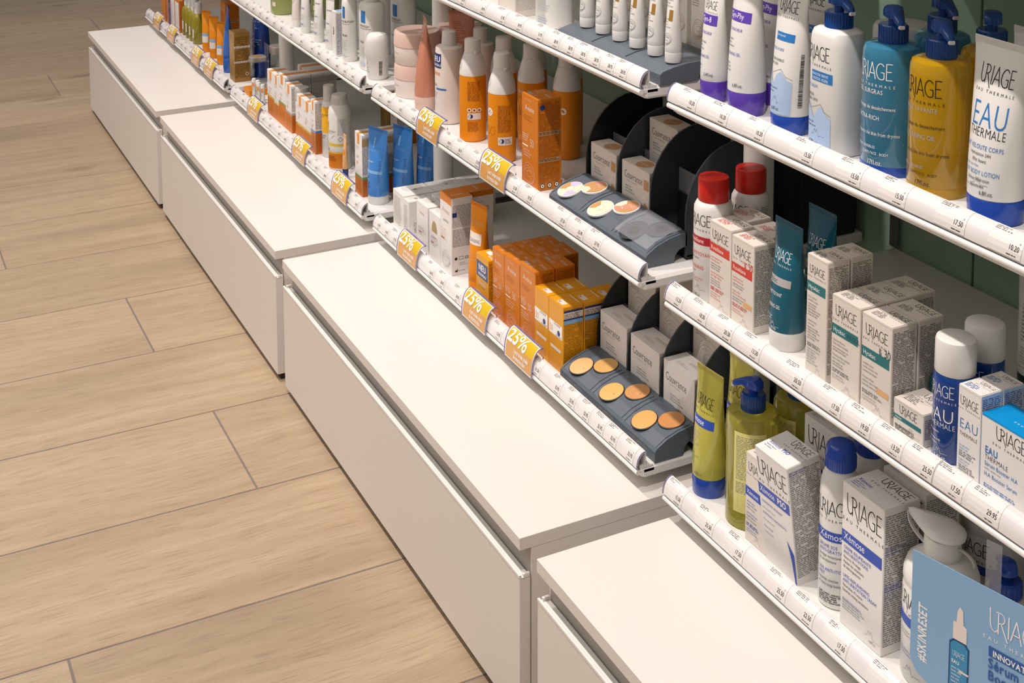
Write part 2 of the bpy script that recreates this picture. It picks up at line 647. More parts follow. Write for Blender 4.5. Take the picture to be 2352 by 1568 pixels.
def carton(name, wd, d, h, body, F=(), R=(), T=(), flap=True, topm=None, sidem=None, lidz=None):
    """folding carton: base centre at origin, front towards -Y"""
    root = empty(name)
    g = G()
    b = 0.0006
    g.box(-wd / 2, -d / 2, 0, wd / 2, d / 2, h, body, b)
    e = 0.00018
    maps = {'F': lambda u, v: (u, -d / 2 - e, v), 'R': lambda u, v: (wd / 2 + e, u, v), 'T': lambda u, v: (u, v, h + e)}
    if sidem:
        g.face([maps['R'](*p) for p in ((-d / 2 + b, b), (d / 2 - b, b), (d / 2 - b, h - b), (-d / 2 + b, h - b))], sidem)
        e = 0.0003
    for key, arts in (('F', F), ('R', R)):
        e = 0.00018 if key == 'F' or not sidem else 0.0003
        e0, lay, pm_ = e, 0, None
        for pl, m in arts:
            if m is not pm_ and pm_ is not None:
                lay += 1
            pm_ = m
            e = e0 + min(lay, 14) * 3e-5
            lim = (wd if key == 'F' else d) / 2 - b * 0.5
            if min(p[0] for p in pl) < -lim - 1e-6 or max(p[0] for p in pl) > lim + 1e-6:
                pl = [(max(-lim, min(lim, p[0])), p[1]) for p in pl]
            g.face([maps[key](*p) for p in pl], m)
    o = g.build('carton_body', root)
    g = G()
    ff = 0.0004
    g.box(-wd / 2 + b, -d / 2 + b, h, wd / 2 - b, d / 2 - b, h + ff, topm or body)
    # tucked front edge, slightly proud, and the dust flap line at the side
    g.box(-wd / 2 + 0.001, -d / 2 - 0.0002, h - 0.0016, wd / 2 - 0.001, -d / 2 + 0.0006, h + ff, topm or body)
    lay, pm_ = 0, None
    mt = lambda u, v: (u, v, h + ff + 0.00012 + min(lay, 12) * 3e-5)
    for pl, m in T:
        if m is not pm_ and pm_ is not None:
            lay += 1
        pm_ = m
        g.face([mt(max(-wd / 2 + b, min(wd / 2 - b, p[0])), max(-d / 2 + b, min(d / 2 - b, p[1]))) for p in pl], m)
    g.build('top_flap', root)
    return root


def ring(a, b, z, n=36, ex=2.0, x0=0.0, y0=0.0):
    out = []
    for i in range(n):
        t = 2 * pi * i / n
        c, s_ = cos(t), sin(t)
        out.append((x0 + a * math.copysign(abs(c) ** (2 / ex), c), y0 + b * math.copysign(abs(s_) ** (2 / ex), s_), z))
    return out


def lathe(g, prof, m, n=36, ex=2.0, x0=0.0, y0=0.0):
    """prof: (z, a) or (z, a, b)"""
    g.grid([ring(p[1], p[2] if len(p) > 2 else p[1], p[0], n, ex, x0, y0) for p in prof], m)


def wrap(g, prof, arts, ex=2.0, e=0.0003, yaw0=0.0):
    """wrap flat art round a profile body, u=0 faces -Y (+yaw0 turns it towards +X)"""
    P3 = [(p[0], p[1], p[2] if len(p) > 2 else p[1]) for p in prof]
    R = max(p[1] for p in P3)

    def ab(z):
        if z <= P3[0][0]: return P3[0][1:]
        for p, q in zip(P3, P3[1:]):
            if z <= q[0]:
                t = (z - p[0]) / ((q[0] - p[0]) or 1)
                return p[1] + (q[1] - p[1]) * t, p[2] + (q[2] - p[2]) * t
        return P3[-1][1:]

    tab = None
    if ex != 2.0:
        aa, bb = R, max(p[2] for p in P3)
        tab, L_, px, py = [(0.0, 0.0)], 0.0, 0.0, -bb
        for i in range(1, 241):
            th = i / 240 * pi
            c, s_ = cos(th), sin(th)
            x = aa * math.copysign(abs(s_) ** (2 / ex), s_)
            y = -bb * math.copysign(abs(c) ** (2 / ex), c)
            L_ += math.hypot(x - px, y - py)
            px, py = x, y
            tab.append((L_, th))

    def mp(u, v):
        a, b = ab(v)
        if tab:
            u = u + yaw0 * R
            q, k = abs(u), 0
            while k < len(tab) - 2 and tab[k + 1][0] < q: k += 1
            (l0, t0), (l1, t1) = tab[k], tab[k + 1]
            th = math.copysign(t0 + (t1 - t0) * (q - l0) / ((l1 - l0) or 1), u)
        else:
            th = u / R + yaw0
        c, s_ = cos(th), sin(th)
        return ((a + e) * math.copysign(abs(s_) ** (2 / ex), s_), -(b + e) * math.copysign(abs(c) ** (2 / ex), c), v)
    e0, lay, pm_ = e, 0, None
    for pl, m in arts:
        if m is not pm_ and pm_ is not None:
            lay += 1
        pm_ = m
        e = e0 + min(lay, 14) * 3e-5
        g.face([mp(*p) for p in pl], m)


def ribs(g, r, z0, z1, n, m, x0=0, y0=0):
    for i in range(n):
        t = 2 * pi * i / n
        c, s_ = cos(t), sin(t)
        w_ = r * 0.05
        a = (x0 + r * c, y0 + r * s_)
        tx, ty = -s_ * w_, c * w_
        k = 0.0004
        p = [(a[0] - tx, a[1] - ty), (a[0] + c * k, a[1] + s_ * k), (a[0] + tx, a[1] + ty)]
        for q, q2 in zip(p, p[1:]):
            g.face([(q[0], q[1], z0), (q2[0], q2[1], z0), (q2[0], q2[1], z1), (q[0], q[1], z1)], m)


def tube(name, r, h, ch, body, cap, arts=(), flat=1.28, crimp=None, flare=1.0, capr=1.0):
    """squeeze tube standing on its cap, crimp along X at the top"""
    root = empty(name)
    prof = []
    for i in range(13):
        t = i / 12
        z = ch + (h - 0.006 - ch) * t
        a = r * (1 + (flat - 1) * t * flare)
        b = r * max(0.02, (1 - t ** 1.7))
        prof.append((z, a, b))
    g = G()
    sh = [(ch - 0.001, r * 0.96, r * 0.96)]
    lathe(g, sh + prof, body, 36)
    wrap(g, prof, arts)
    g.build('tube_body', root, True)
    g = G()
    a = r * flat
    z0 = h - 0.007
    g.box(-a, -0.0007, z0, a, 0.0007, h, crimp or body, 0.0003)
    for i in range(14):
        zz = z0 + 0.0008 + i * 0.0004
        g.box(-a + 0.001, -0.0009, zz, a - 0.001, 0.0009, zz + 0.0002, crimp or body)
    g.build('crimped_end', root)
    g = G()
    rc = r * capr
    lathe(g, [(0, rc * 0.94), (0.001, rc * 0.975), (ch - 0.0025, rc * 1.0), (ch - 0.001, rc * 0.985), (ch, rc * 0.95)], cap, 36)
    g.build('cap', root, True)
    return root


def bottle(name, prof, body, caps, arts=(), ex=2.0, bandm=None, n=36, pump=None, extra=None, yaw0=0.0, liquid=None):
    """prof rings of the body; caps: list of (partname, profile, material, ribs)"""
    root = empty(name)
    g = G()
    lathe(g, prof, bandm or body, n, ex)
    wrap(g, prof, arts, ex, yaw0=yaw0)
    if extra: extra(g)
    g.build('bottle_body', root, True)
    for c in caps:
        g = G()
        lathe(g, c[1], c[2], n)
        if len(c) > 3 and c[3]:
            ribs(g, c[1][1][1], c[1][1][0], c[1][2][0], c[3], c[2])
        g.build(c[0], root, True)
    if pump:
        z, m, ang, sz = pump
        g = G()
        lathe(g, [(z, 0.0052 * sz), (z + 0.012 * sz, 0.0052 * sz)], m, 16)
        g.build('pump_stem', root, True)
        g = G()
        pl = [(-0.011, 0.008), (-0.011, 0.015), (-0.006, 0.0205), (0.002, 0.021), (0.013, 0.017), (0.026, 0.010), (0.0275, 0.0045), (0.0245, 0.0045), (0.015, 0.0085), (0.008, 0.008)]
        rows = []
        for k, (dy, sc) in enumerate([(-0.0085, 0.8), (-0.0055, 0.97), (0, 1.03), (0.0055, 0.97), (0.0085, 0.8)]):
            cx, cz = 0.002, 0.013
            rows.append([((cx + (p[0] - cx) * sc) * sz, dy * sz * (0.55 if p[0] > 0.01 else 1.0), z + (cz + (p[1] - cz) * sc) * sz) for p in pl])
        g.grid(rows, m)
        lathe(g, [(z + 0.009 * sz, 0.0085 * sz), (z + 0.0165 * sz, 0.0088 * sz), (z + 0.0195 * sz, 0.0075 * sz)], m, 20)
        h = g.build('pump_head', root, True)
        h.rotation_euler = (0, 0, ang)
        g = G()
        g.box(0.0245 * sz, -0.003 * sz, z + 0.002 * sz, 0.0282 * sz, 0.003 * sz, z + 0.0058 * sz, PLW, 0.0005)
        nz = g.build('nozzle_tip', h)
    return root


# ================================================================== SETTING
def struct(o):
    o['kind'] = 'structure'
    return o


# floor: grout bed with one object per wood-look tile
g = G()
g.box(-5.0, -4.2, -0.03, 5.6, 1.4, -0.0012, GROUT)
floor = struct(g.build('floor'))
PX, LT = 0.279, 1.113
tile_me = None
offs = {0: -0.18, 1: 0.35, 2: -0.136, 3: 0.40, 4: -0.4775, -7: -0.056, -6: 0.30, -5: 0.42, -4: 0.33, -3: 0.45, -2: -0.39, -1: 0.38, -8: 0.28, -9: 0.32, -10: 0.23}
k0 = -24
for k in range(k0, 14):
    x0 = 1.448 + PX * k
    off = offs.get(k, (k * 0.371) % 1.0 * LT - 0.2 if k not in offs else 0)
    j = -5
    while True:
        ya = off + j * LT
        j += 1
        if ya > 0.9: break
        if ya + LT < -4.1: continue
        if tile_me is None:
            g = G()
            g.box(0.0015, 0.0015, -0.009, PX - 0.0015, LT - 0.0015, 0.0, WOOD, 0.0007)
            t = g.build('floor_tile', floor)
            tile_me = t.data
        else:
            t = bpy.data.objects.new('floor_tile', tile_me)
            COL.objects.link(t)
            t.parent = floor
        t.location = (x0, ya, 0)

# back wall in glossy green panels
g = G()
g.box(-0.06, 0.56, 0.0, 5.2, 0.60, 2.3, mat('wall_core', (40, 50, 44), 0.6))
wall = struct(g.build('wall_back'))
for xa, xb in [(-0.05, 0.62), (0.624, 1.625), (1.629, 2.56), (2.564, 3.132), (3.136, 4.12), (4.124, 5.15)]:
    g = G()
    g.box(xa, 0.548, 0.01, xb, 0.56, 2.3, GREEN, 0.0008)
    g.build('wall_panel', wall)

# ================================================================== CABINETS
BAYN = ['far', 'second', 'third', 'nearest']
WHERE = ['at the far left end of the run', 'second from the far end', 'largest whole one in the middle of the run', 'nearest, cut off by the picture bottom']


def cabinet(i):
    x = float(i)
    L = 0.955
    root = empty('drawer_cabinet')
    root.location = (x, 0, 0)
    tag(root, 'low white drawer cabinet with overhanging top, ' + WHERE[i], 'cabinet', 'low drawer cabinets under the shelves')
    g = G()
    g.box(0, 0, 0.2392, L, 0.545, 0.2554, LAM, 0.0004)
    g.build('top_board', root)
    g = G()
    # carcass set behind the drawer front
    g.box(0.0006, 0.0172, 0.0138, L - 0.0006, 0.545, 0.2392, LAM)
    g.build('carcass', root)
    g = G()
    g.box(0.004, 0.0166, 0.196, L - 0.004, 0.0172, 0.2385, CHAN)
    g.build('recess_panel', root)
    g = G()
    g.box(0.001, 0.0005, 0.0138, L - 0.001, 0.0155, 0.2020, LAM, 0.0006)
    d = g.build('drawer_front', root)
    g = G()
    g.box(0.001, 0.0, 0.2020, L - 0.001, 0.0034, 0.2062, RAIL, 0.0004)
    g.box(0.001, 0.0034, 0.2010, L - 0.001, 0.0150, 0.2022, RAIL)
    g.build('handle_profile', d)
    for bx in (0.0012, L - 0.0052):
        g = G()
        g.box(bx, 0.006, 0.2022, bx + 0.004, 0.015, 0.2065, RAIL, 0.0004)
        g.build('handle_bracket', d)
    g = G()
    g.box(0.006, 0.0085, 0.0, L - 0.008, 0.53, 0.0138, DARK)
    g.build('foot_plinth', root)
    return root


for i in range(4):
    cabinet(i)

# ================================================================== POSTS
for i, (px, lab) in enumerate([(-0.027, 'round white shelf post at the far left end of the shelves'),
                              (0.974, 'round white shelf post between the far bay and the next one'),
                              (1.974, 'round white shelf post behind the pink jars'),
                              (2.974, 'round white shelf post behind the bottles with red caps')]):
    root = empty('shelf_post')
    root.location = (px, 0.335, 0.2554 if i else 0.2554)
    tag(root, lab, 'post', 'round posts between the shelf bays')
    g = G()
    lathe(g, [(0, 0.0195), (1.9, 0.0195)], SHELF, 28)
    g.build('pole', root, True)
    g = G()
    lathe(g, [(0, 0.026), (0.004, 0.026), (0.005, 0.024)], SHELF, 28)
    g.build('base_collar', root, True)

# ================================================================== SHELVES
PRICES = {
    (3, 3): [(3.039, '10.20'), (3.101, '10.20'), (3.169, '10.20'), (3.251, '15.50'), (3.324, '15.50'), (3.387, '15.50'), (3.463, '17.50'), (3.528, '10.20')],
    (3, 2): [(3.016, '13.20'), (3.066, '18.50'), (3.116, '20.50'), (3.168, '13.20'), (3.243, '20.50'), (3.304, '17.50'), (3.348, '19.50'), (3.392, '13.20'), (3.435, '25.50'), (3.471, '17.50'), (3.515, '29.95')],
    (3, 1): [(3.02, '15.50'), (3.085, '25.50'), (3.144, '17.50'), (3.222, '25.50'), (3.268, '22.50'), (3.322, '17.50'), (3.39, '22.50')],
    (2, 3): [(2.4, '28.95'), (2.472, '24.95'), (2.54, '31.95'), (2.596, '24.95'), (2.663, '31.95'), (2.71, '28.95'), (2.751, '28.95'), (2.786, '28.95'), (2.821, '28.95'), (2.856, '28.95'), (2.888, '28.95')],
    (2, 2): [(2.03, '13.95'), (2.075, '36.95'), (2.13, '13.95'), (2.19, '31.95'), (2.341, '36.95'), (2.384, '36.95'), (2.45, '32.95'), (2.58, '31.50'), (2.627, '29.50'), (2.727, '27.50'), (2.776, '25.90'), (2.821, '27.95')],
    (2, 1): [(2.017, '15.95'), (2.055, '16.95'), (2.095, '17.95'), (2.262, '26.95'), (2.308, '28.95'), (2.37, '34.95'), (2.522, '12.95'), (2.654, '31.50'), (2.715, '32.95'), (2.757, '32.95'), (2.797, '32.95'), (2.835, '32.95'), (2.869, '32.95'), (2.912, '32.95')],
}
ARC = [(0.1782 + 0.0138 * (1 - cos(t * pi / 2 / 8)), 0.0044 + 0.0205 * sin(t * pi / 2 / 8)) for t in range(9)]


def arc_at(s):
    """s in 0..1 along the strip's arc from its foot to its crest"""
    t = s * pi / 2
    return 0.1782 + 0.0138 * (1 - cos(t)), 0.0044 + 0.0205 * sin(t), -cos(t), sin(t) * 0.7


def shelf(bay, lev, zn):
    x = bay + 0.0
    x0, x1 = (-0.002 if bay else 0.0), 0.9375
    root = empty('display_shelf')
    root.location = (x, 0, zn)
    lv = {1: 'lowest', 2: 'second lowest', 3: 'third lowest', 4: 'topmost'}[lev]
    tag(root, 'white metal shelf with curved price rail, %s level of the %s bay' % (lv, BAYN[bay]), 'shelf', 'white display shelves')
    g = G()
    g.box(x0, 0.186, -0.012, x1, 0.545, 0.004, SHELF, 0.0035)
    if lev > 0:
        g.box(x0 + 0.006, 0.212, 0.004, x1 - 0.006, 0.54, 0.0041, SHELF)
    g.build('shelf_board', root)
    r = G()
    pts = [(0.1806 + 0.0036 * cos(a * pi / 6), -0.0012 + 0.0036 * sin(a * pi / 6)) for a in range(12)]
    r.prism(pts, 'x', x0 + 0.001, x1, RAIL)
    r.box(x0, 0.1832, -0.0035, x1, 0.205, 0.0012, RAIL, 0.0005)
    rail = r.build('price_rail', root, True)
    # dark groove between rail and strip, strip itself and its inner leg
    g = G()
    g.box(x0 + 0.002, 0.1795, 0.0012, x1 - 0.001, 0.1835, 0.0044, GREY)
    outer = ARC
    inner = [(y + 0.0011, z - 0.0009) for y, z in ARC]
    g.prism(outer + inner[::-1], 'x', x0 + 0.001, x1, PAPER)
    g.box(x0 + 0.001, 0.1905, 0.0040, x1, 0.1920, 0.0238, PLW)
    g.box(x0 + 0.001, 0.1836, 0.0012, x1 - 0.001, 0.2035, 0.0050, PLW)
    g.build('label_strip', rail, True)
    g = G()
    cx = [(y - 0.0006, z + 0.0006) for y, z in ARC]
    ins = [(y - 0.0002, z + 0.0002) for y, z in ARC]
    for e0, e1 in ((x0, x0 + 0.0015), (x1 - 0.0008, x1 + 0.0006)):
        g.prism(cx + ins[::-1], 'x', e0, e1, LILAC)
    g.build('clear_cover_edge', rail, True)
    pr = PRICES.get((bay, lev))
    if pr is None and lev < 4 and bay < 3:
        random.seed(bay * 10 + lev)
        pr = []
        xx = 0.03
        while xx < 0.9:
            pr.append((bay + xx, random.choice(['19.95', '24.90', '17.95', '28.90', '14.95', '32.50'])))
            xx += random.choice((0.045, 0.055, 0.07))
    for (px, txt) in (pr or []):
        px -= bay
        g = G()

        def mp(u, v):
            y, z, ny, nz = arc_at(v / 0.0275)
            return (px + u, y + ny * 0.0004, z + nz * 0.0004)

        def mp2(u, v):
            y, z, ny, nz = arc_at(v / 0.0275)
            return (px + u, y + ny * 0.0006, z + nz * 0.0006)
        hw = 0.0155 if (bay, lev) in ((2, 3), (2, 1)) and px > 0.6 else 0.019
        n = 6
        rows = []
        for q in range(n + 1):
            v = 0.001 + 0.0262 * q / n
            rows.append([mp(-hw, v), mp(hw, v)])
        for a, b in zip(rows, rows[1:]):
            g.face([a[0], a[1], b[1], b[0]], PAPER2)
        arts = art_text(hw - 0.003, 0.0066, 0.0062, txt, INK, 'r', 'r', 0.84)
        arts += art_text(hw - 0.0032, 0.0125, 0.0026, '0', INK, 'r', 'r', 0.8)
        arts += art_micro(hw - 0.016, 0.0024, hw - 0.004, 0.0042, 0.0016, INK, 1, 0.4, 0.3)
        arts += art_micro(-hw * 0.9, 0.0188, -hw * 0.9 + 0.019, 0.0258, 0.0021, GREY, 1, 0.42, 0.5)
        arts += art_line([(hw - 0.0012, 0.0008), (hw - 0.0012, 0.027)], 0.0003, GREYL)
        for pl, m in arts:
            g.face([mp2(max(-hw, min(hw, p[0])), p[1]) for p in pl], m)
        g.build('price_label', rail)
    return root


ZN = {1: 0.2844, 2: 0.5364, 3: 0.7864, 4: 1.0364}
for bay in range(4):
    for lev in (1, 2, 3, 4):
        shelf(bay, lev, ZN[lev])


# ================================================================== PROMOTION CARDS
def promo(x, lev, label):
    root = empty('promotion_card')
    root.location = (x, 0, ZN[lev])
    tag(root, label, 'sign', 'yellow twenty-five percent cards clipped on the price rails')

    def cv(t, o):   # curved holder section
        a = t * pi / 2
        y = 0.1755 + 0.0165 * (1 - cos(a * 0.9)) * 1.15
        z = -0.004 + 0.043 * sin(a * 0.98) ** 0.95
        return y - o * cos(a * 0.8), z + o * sin(a * 0.8) * 0.5
    hw = 0.044
    g = G()
    N = 10
    L = [cv(i / N, 0.0) for i in range(N + 1)]
    L2 = [(y + 0.0008, z - 0.0006) for y, z in L]
    g.prism(L + L2[::-1], 'x', -hw, hw, WINK)

    def mp(u, v, e=0.0004):
        t = max(0, min(1, v))
        y, z = cv(t, e)
        return (u, y, z)
    K = 14
    for i in range(K):
        a, b = 0.03 + 0.92 * i / K, 0.03 + 0.92 * (i + 1) / K
        m = PROMO if a > 0.42 else PROMO2
        g.face([mp(-hw + 0.003, a), mp(hw - 0.003, a), mp(hw - 0.003, b), mp(-hw + 0.003, b)], m)
    H = 0.047
    arts = art_text(-0.041, 0.0200, 0.0310, '25%', WINK, 'l', 'b', 1.02, -0.03, 0.14)
    arts += art_text(-0.014, 0.0108, 0.0070, 'à partir de deux produits', WINK, 'l', 'b', 0.58, 0, 0.1)
    arts += art_text(-0.014, 0.0046, 0.0070, 'de protection solaire', WINK, 'l', 'b', 0.58, 0, 0.1)
    for pl, m in arts:
        g.face([mp(max(-hw + 0.001, min(hw - 0.001, p[0])), p[1] / H, 0.0011) for p in pl], m)
    g.build('printed_card', root, True)
    # clear holder: side ribs following the curve, top lip and rear leg
    g = G()
    A = [cv(i / N, 0.0012) for i in range(N + 1)]
    B = [cv(i / N, 0.0002) for i in range(N + 1)]
    for e0 in (-hw - 0.0012, hw):
        g.prism(A + B[::-1], 'x', e0, e0 + 0.0012, LILAC)
    yt, zt = cv(1, 0.0)
    g.box(-hw, yt, zt - 0.0012, hw, yt + 0.0042, zt + 0.0004, LILAC)
    g.box(-hw, yt + 0.0034, 0.026, hw, yt + 0.0042, zt, CLEAR)
    g.box(hw - 0.0012, yt + 0.0034, 0.0062, hw, yt + 0.0042, 0.026, LILAC)
    g.build('clear_holder', root)
    return root


for x, lev, lab in [(0.166, 1, 'yellow discount card on the low rail, farthest one before the orange cartons'),
                    (0.354, 1, 'yellow discount card on the low rail before the amber topped white cartons'),
                    (0.646, 1, 'yellow discount card on the low rail before the last olive oil bottle'),
                    (0.787, 1, 'yellow discount card on the low rail before the orange tubes and blue tube'),
                    (1.205, 1, 'yellow discount card on the low rail before the four small sticks'),
                    (1.555, 1, 'yellow discount card on the low rail left of the white and orange aerosol can'),
                    (1.815, 1, 'yellow discount card on the low rail left of the front blue tube'),
                    (2.170, 1, 'yellow discount card before the small white cartons of the third bay'),
                    (2.450, 1, 'yellow discount card below the small amber new-product carton'),
                    (2.606, 1, 'yellow discount card before the two amber cartons, nearest on the low rail'),
                    (2.266, 2, 'yellow discount card on the middle rail below the rose tube'),
                    (2.518, 2, 'yellow discount card on the middle rail left of the orange carton')]:
    promo(x, lev, lab)

# ================================================================== PRODUCT KINDS
def T(*a, **k): return art_text(*a, **k)
def R_(*a, **k): return art_rect(*a, **k)
def MI(*a, **k): return art_micro(*a, **k)


def white_box(name, wd, d, h, band, bandtxt, ink2, spf=None, swatch=None, bandv=0.66, logow=None, side=FINE, foot=True, bt2=None, bandh=0.011, sizeb=0.0072, sidemat=None):
    lw = logow or wd * 0.72
    F = art_logo(0, h - (0.012 if h < 0.05 else 0.02) - (wd - 0.04) * 0.15, lw, INK, h=lw * 0.34)
    bv = h * bandv
    if band:
        F += R_(-wd / 2, bv, wd / 2 - 0.003, bv + bandh, band)
        F += T(-wd / 2 + 0.003, bv + bandh * 0.26, sizeb, bandtxt, WINK, 'l', 'r', 0.86)
        if bt2:
            F += T(-wd / 2 + 0.003 + len(bandtxt) * sizeb * 0.5, bv + bandh * 0.26, sizeb, bt2[0], bt2[1], 'l', bt2[2] if len(bt2) > 2 else 'b', 0.86)
    if spf:
        F += T(wd / 2 - 0.001, bv + bandh * 0.98, 0.0125, '30', spf, 'r', 'r', 0.8)
        F += T(wd / 2 - 0.0145, bv + bandh * 1.0, 0.0050, 'SPF', spf, 'l', 'b', 0.9, ang=pi / 2)
    if swatch:
        F += R_(0.002, h * 0.26, wd / 2 - 0.003, h * 0.26 + 0.006, swatch)
    t = bv - 0.004
    blk = (t - 0.010) / 3
    for i, (m, p) in enumerate([(ink2, 0.0034), (ink2, 0.0034), (ink2, 0.0024)]):
        v1 = t - i * blk
        F += MI(-wd / 2 + 0.003, v1 - 2.3 * p, wd / 2 * 0.5, v1, p, m, 1, 0.55)
        F += MI(-wd / 2 + 0.003, v1 - blk + 0.002, wd / 2 * 0.65, v1 - 2.5 * p, 0.0027, INK if i < 2 else m, 1, 0.5)
    F += art_alps(0.003, 0.006, wd * 0.16, GREYL)
    R = MI(-d / 2 + 0.002, 0.008, d / 2 - 0.002, h - 0.005, 0.0019, side, 0.96, 0.45, 0.06)
    Tt = art_logo(wd * 0.14, d * 0.14, wd * 0.62, INK, h=wd * 0.17)
    Tt += MI(-wd * 0.36, -d * 0.36, wd * 0.1, -d * 0.02, 0.0025, ink2, 1, 0.5)
    return carton(name, wd, d, h, CARDB, F, R, Tt)


def k_pso():
    wd, d, h = 0.058, 0.046, 0.146
    F = art_logo(0.0, h - 0.032, 0.05, INK, h=0.019)
    F += R_(-wd / 2, 0.088, wd / 2 - 0.002, 0.101, BLUD)
    F += T(-wd / 2 + 0.003, 0.0915, 0.0105, 'Xémose', WINK, 'l', 'r', 0.72) + T(0.005, 0.0915, 0.0105, 'PSO', WINK, 'l', 'b', 0.8)
    for v, m, p in [(0.083, BLUD, 0.0042), (0.068, BLUD, 0.0042), (0.05, BLUD, 0.003)]:
        F += MI(-wd / 2 + 0.004, v - 1.1 * p, 0.018, v, p, m, lines=[{0.083: 'CONCENTRÉ APAISANT'.replace('É', 'E'), 0.068: 'SOOTHING CONCENTRATE', 0.05: 'PEAUX SECHES'}[v]]) + MI(-wd / 2 + 0.004, v - 0.0125, 0.013, v - 2.1 * p, 0.003, GREY)
    F += art_poly([(wd / 2 - 0.012, 0.052), (wd / 2 - 0.001, 0.040), (wd / 2, 0.002), (wd / 2 - 0.003, 0.004), (wd / 2 - 0.006, 0.030)], BLUD)
    R = MI(-d / 2 + 0.002, 0.01, d / 2 - 0.002, h - 0.006, 0.0023, FINE, 0.95, 0.45, 0.06) + MI(-d / 2 + 0.002, h - 0.012, d / 2 - 0.004, h - 0.004, 0.003, BLUD)
    Tt = art_logo(0.010, 0.009, 0.032, INK, h=0.010) + T(-0.024, -0.0065, 0.0075, 'Xémose', BLUD, 'l', 'r', 0.75) + T(-0.002, -0.0065, 0.0075, 'PSO', BLUD, 'l', 'b', 0.8) + MI(-0.024, -0.016, -0.001, -0.0075, 0.003, BLUD)
    return carton('cream_carton', wd, d, h, CARD, F, R, Tt)


def k_bigx():
    wd, d, h = 0.064, 0.048, 0.160
    F = art_logo(0.002, h - 0.031, 0.052, INK, h=0.020)
    F += R_(-wd / 2, 0.094, wd / 2 - 0.002, 0.107, BLUD) + T(-wd / 2 + 0.004, 0.0975, 0.0115, 'Xémose', WINK, 'l', 'r', 0.8)
    y = 0.087
    for tx, m, sz, wt in [('CRÈME RELIPIDANTE', BLUD, .0052, 'r'), ('ANTI-IRRITATIONS', BLUD, .0052, 'r'), ('Nourrit, Protège', INK, .0044, 'r'), ('Apaise les sensations', INK, .0044, 'r'), ('de démangeaisons', INK, .0044, 'r'), ('', INK, .004, 'r'),
                          ('LIPID-REPLENISHING', BLUD, .0052, 'r'), ('ANTI-IRRITATION CREAM', BLUD, .0052, 'r'), ('Nourishes, Protects', INK, .0044, 'r'), ('Soothes itching sensations', INK, .0044, 'r')]:
        F += T(-wd / 2 + 0.004, y, sz, tx.replace('È', 'E'), m, 'l', wt, 0.82)
        y -= 0.0053
    F += MI(-wd / 2 + 0.004, 0.018, 0.022, 0.031, 0.0026, INK) + MI(-wd / 2 + 0.004, 0.027, 0.026, 0.033, 0.003, BLUD)
    F += T(wd / 2 - 0.018, 0.006, 0.004, '6.8fl.oz.', GREY, 'l', 'r', 0.8) + art_alps(0.014, 0.011, 0.008, GREYL)
    R = MI(-d / 2 + 0.002, 0.008, d / 2 - 0.002, h - 0.006, 0.0024, FINE, 0.95, 0.45, 0.06) + MI(-d / 2 + 0.002, h - 0.05, d / 2 - 0.004, h - 0.04, 0.003, BLUD) + MI(-d / 2 + 0.002, 0.07, d / 2 - 0.004, 0.08, 0.003, BLUD)
    Tt = art_logo(0.008, 0.009, 0.04, INK, h=0.011) + T(-0.027, -0.0085, 0.0075, 'Xémose', BLUD, 'l', 'r', 0.8) + MI(-0.027, -0.020, -0.003, -0.0095, 0.0028, BLUD)
    return carton('cream_carton', wd, d, h, CARD, F, R, Tt)


def k_boost():
    wd, d, h = 0.075, 0.038, 0.074
    F = art_logo(-0.002, h - 0.017, 0.034, INK, h=0.012)
    F += T(-0.032, 0.0385, 0.0095, 'EAU', BLU, 'l', 'b', 0.8) + T(-0.032, 0.0325, 0.0068, 'THERMALE', INK, 'l', 'l', 0.8)
    F += T(-0.032, 0.0265, 0.0058, 'Sérum Booster H.A', BLU, 'l', 'r', 0.8) + MI(-0.032, 0.0225, 0.0, 0.0255, 0.0026, GREY)
    F += T(-0.032, 0.0165, 0.0058, 'H.A Booster Serum', BLU, 'l', 'r', 0.8) + MI(-0.032, 0.013, 0.0, 0.0155, 0.0026, GREY)
    F += MI(-0.032, 0.004, 0.012, 0.010, 0.0022, BLU) + R_(0.018, 0.030, 0.034, 0.042, BLU)
    Tt = art_logo(0.012, 0.0, 0.036, WINK, h=0.010)
    return carton('serum_carton', wd, d, h, CARD, F, (), Tt, topm=SKY)


def k_eaubox():
    wd, d, h = 0.0285, 0.0265, 0.088
    F = art_logo(0, h - 0.018, 0.022, INK, h=0.0085)
    F += T(0, h - 0.041, 0.014, 'EAU', BLU, 'c', 'l', 0.86) + T(0, h - 0.048, 0.0055, 'THERMALE', INK, 'c', 'l', 0.8)
    F += MI(-0.011, 0.026, 0.010, 0.032, 0.0026, BLU) + MI(-0.011, 0.019, 0.010, 0.026, 0.0022, GREY) + MI(-0.011, 0.012, 0.010, 0.018, 0.0026, BLU) + MI(-0.011, 0.004, 0.010, 0.012, 0.0022, GREY)
    R = MI(-0.0115, 0.004, 0.0115, h - 0.003, 0.0019, NAVY, 0.95, 0.45, 0.06)
    Tt = art_logo(0.004, 0.004, 0.018, INK, h=0.005) + MI(-0.011, -0.010, 0.003, -0.001, 0.0022, BLU)
    return carton('eye_care_carton', wd, d, h, CARD, F, R, Tt, sidem=mat('blue_tint_print', (186, 204, 236), 0.45))


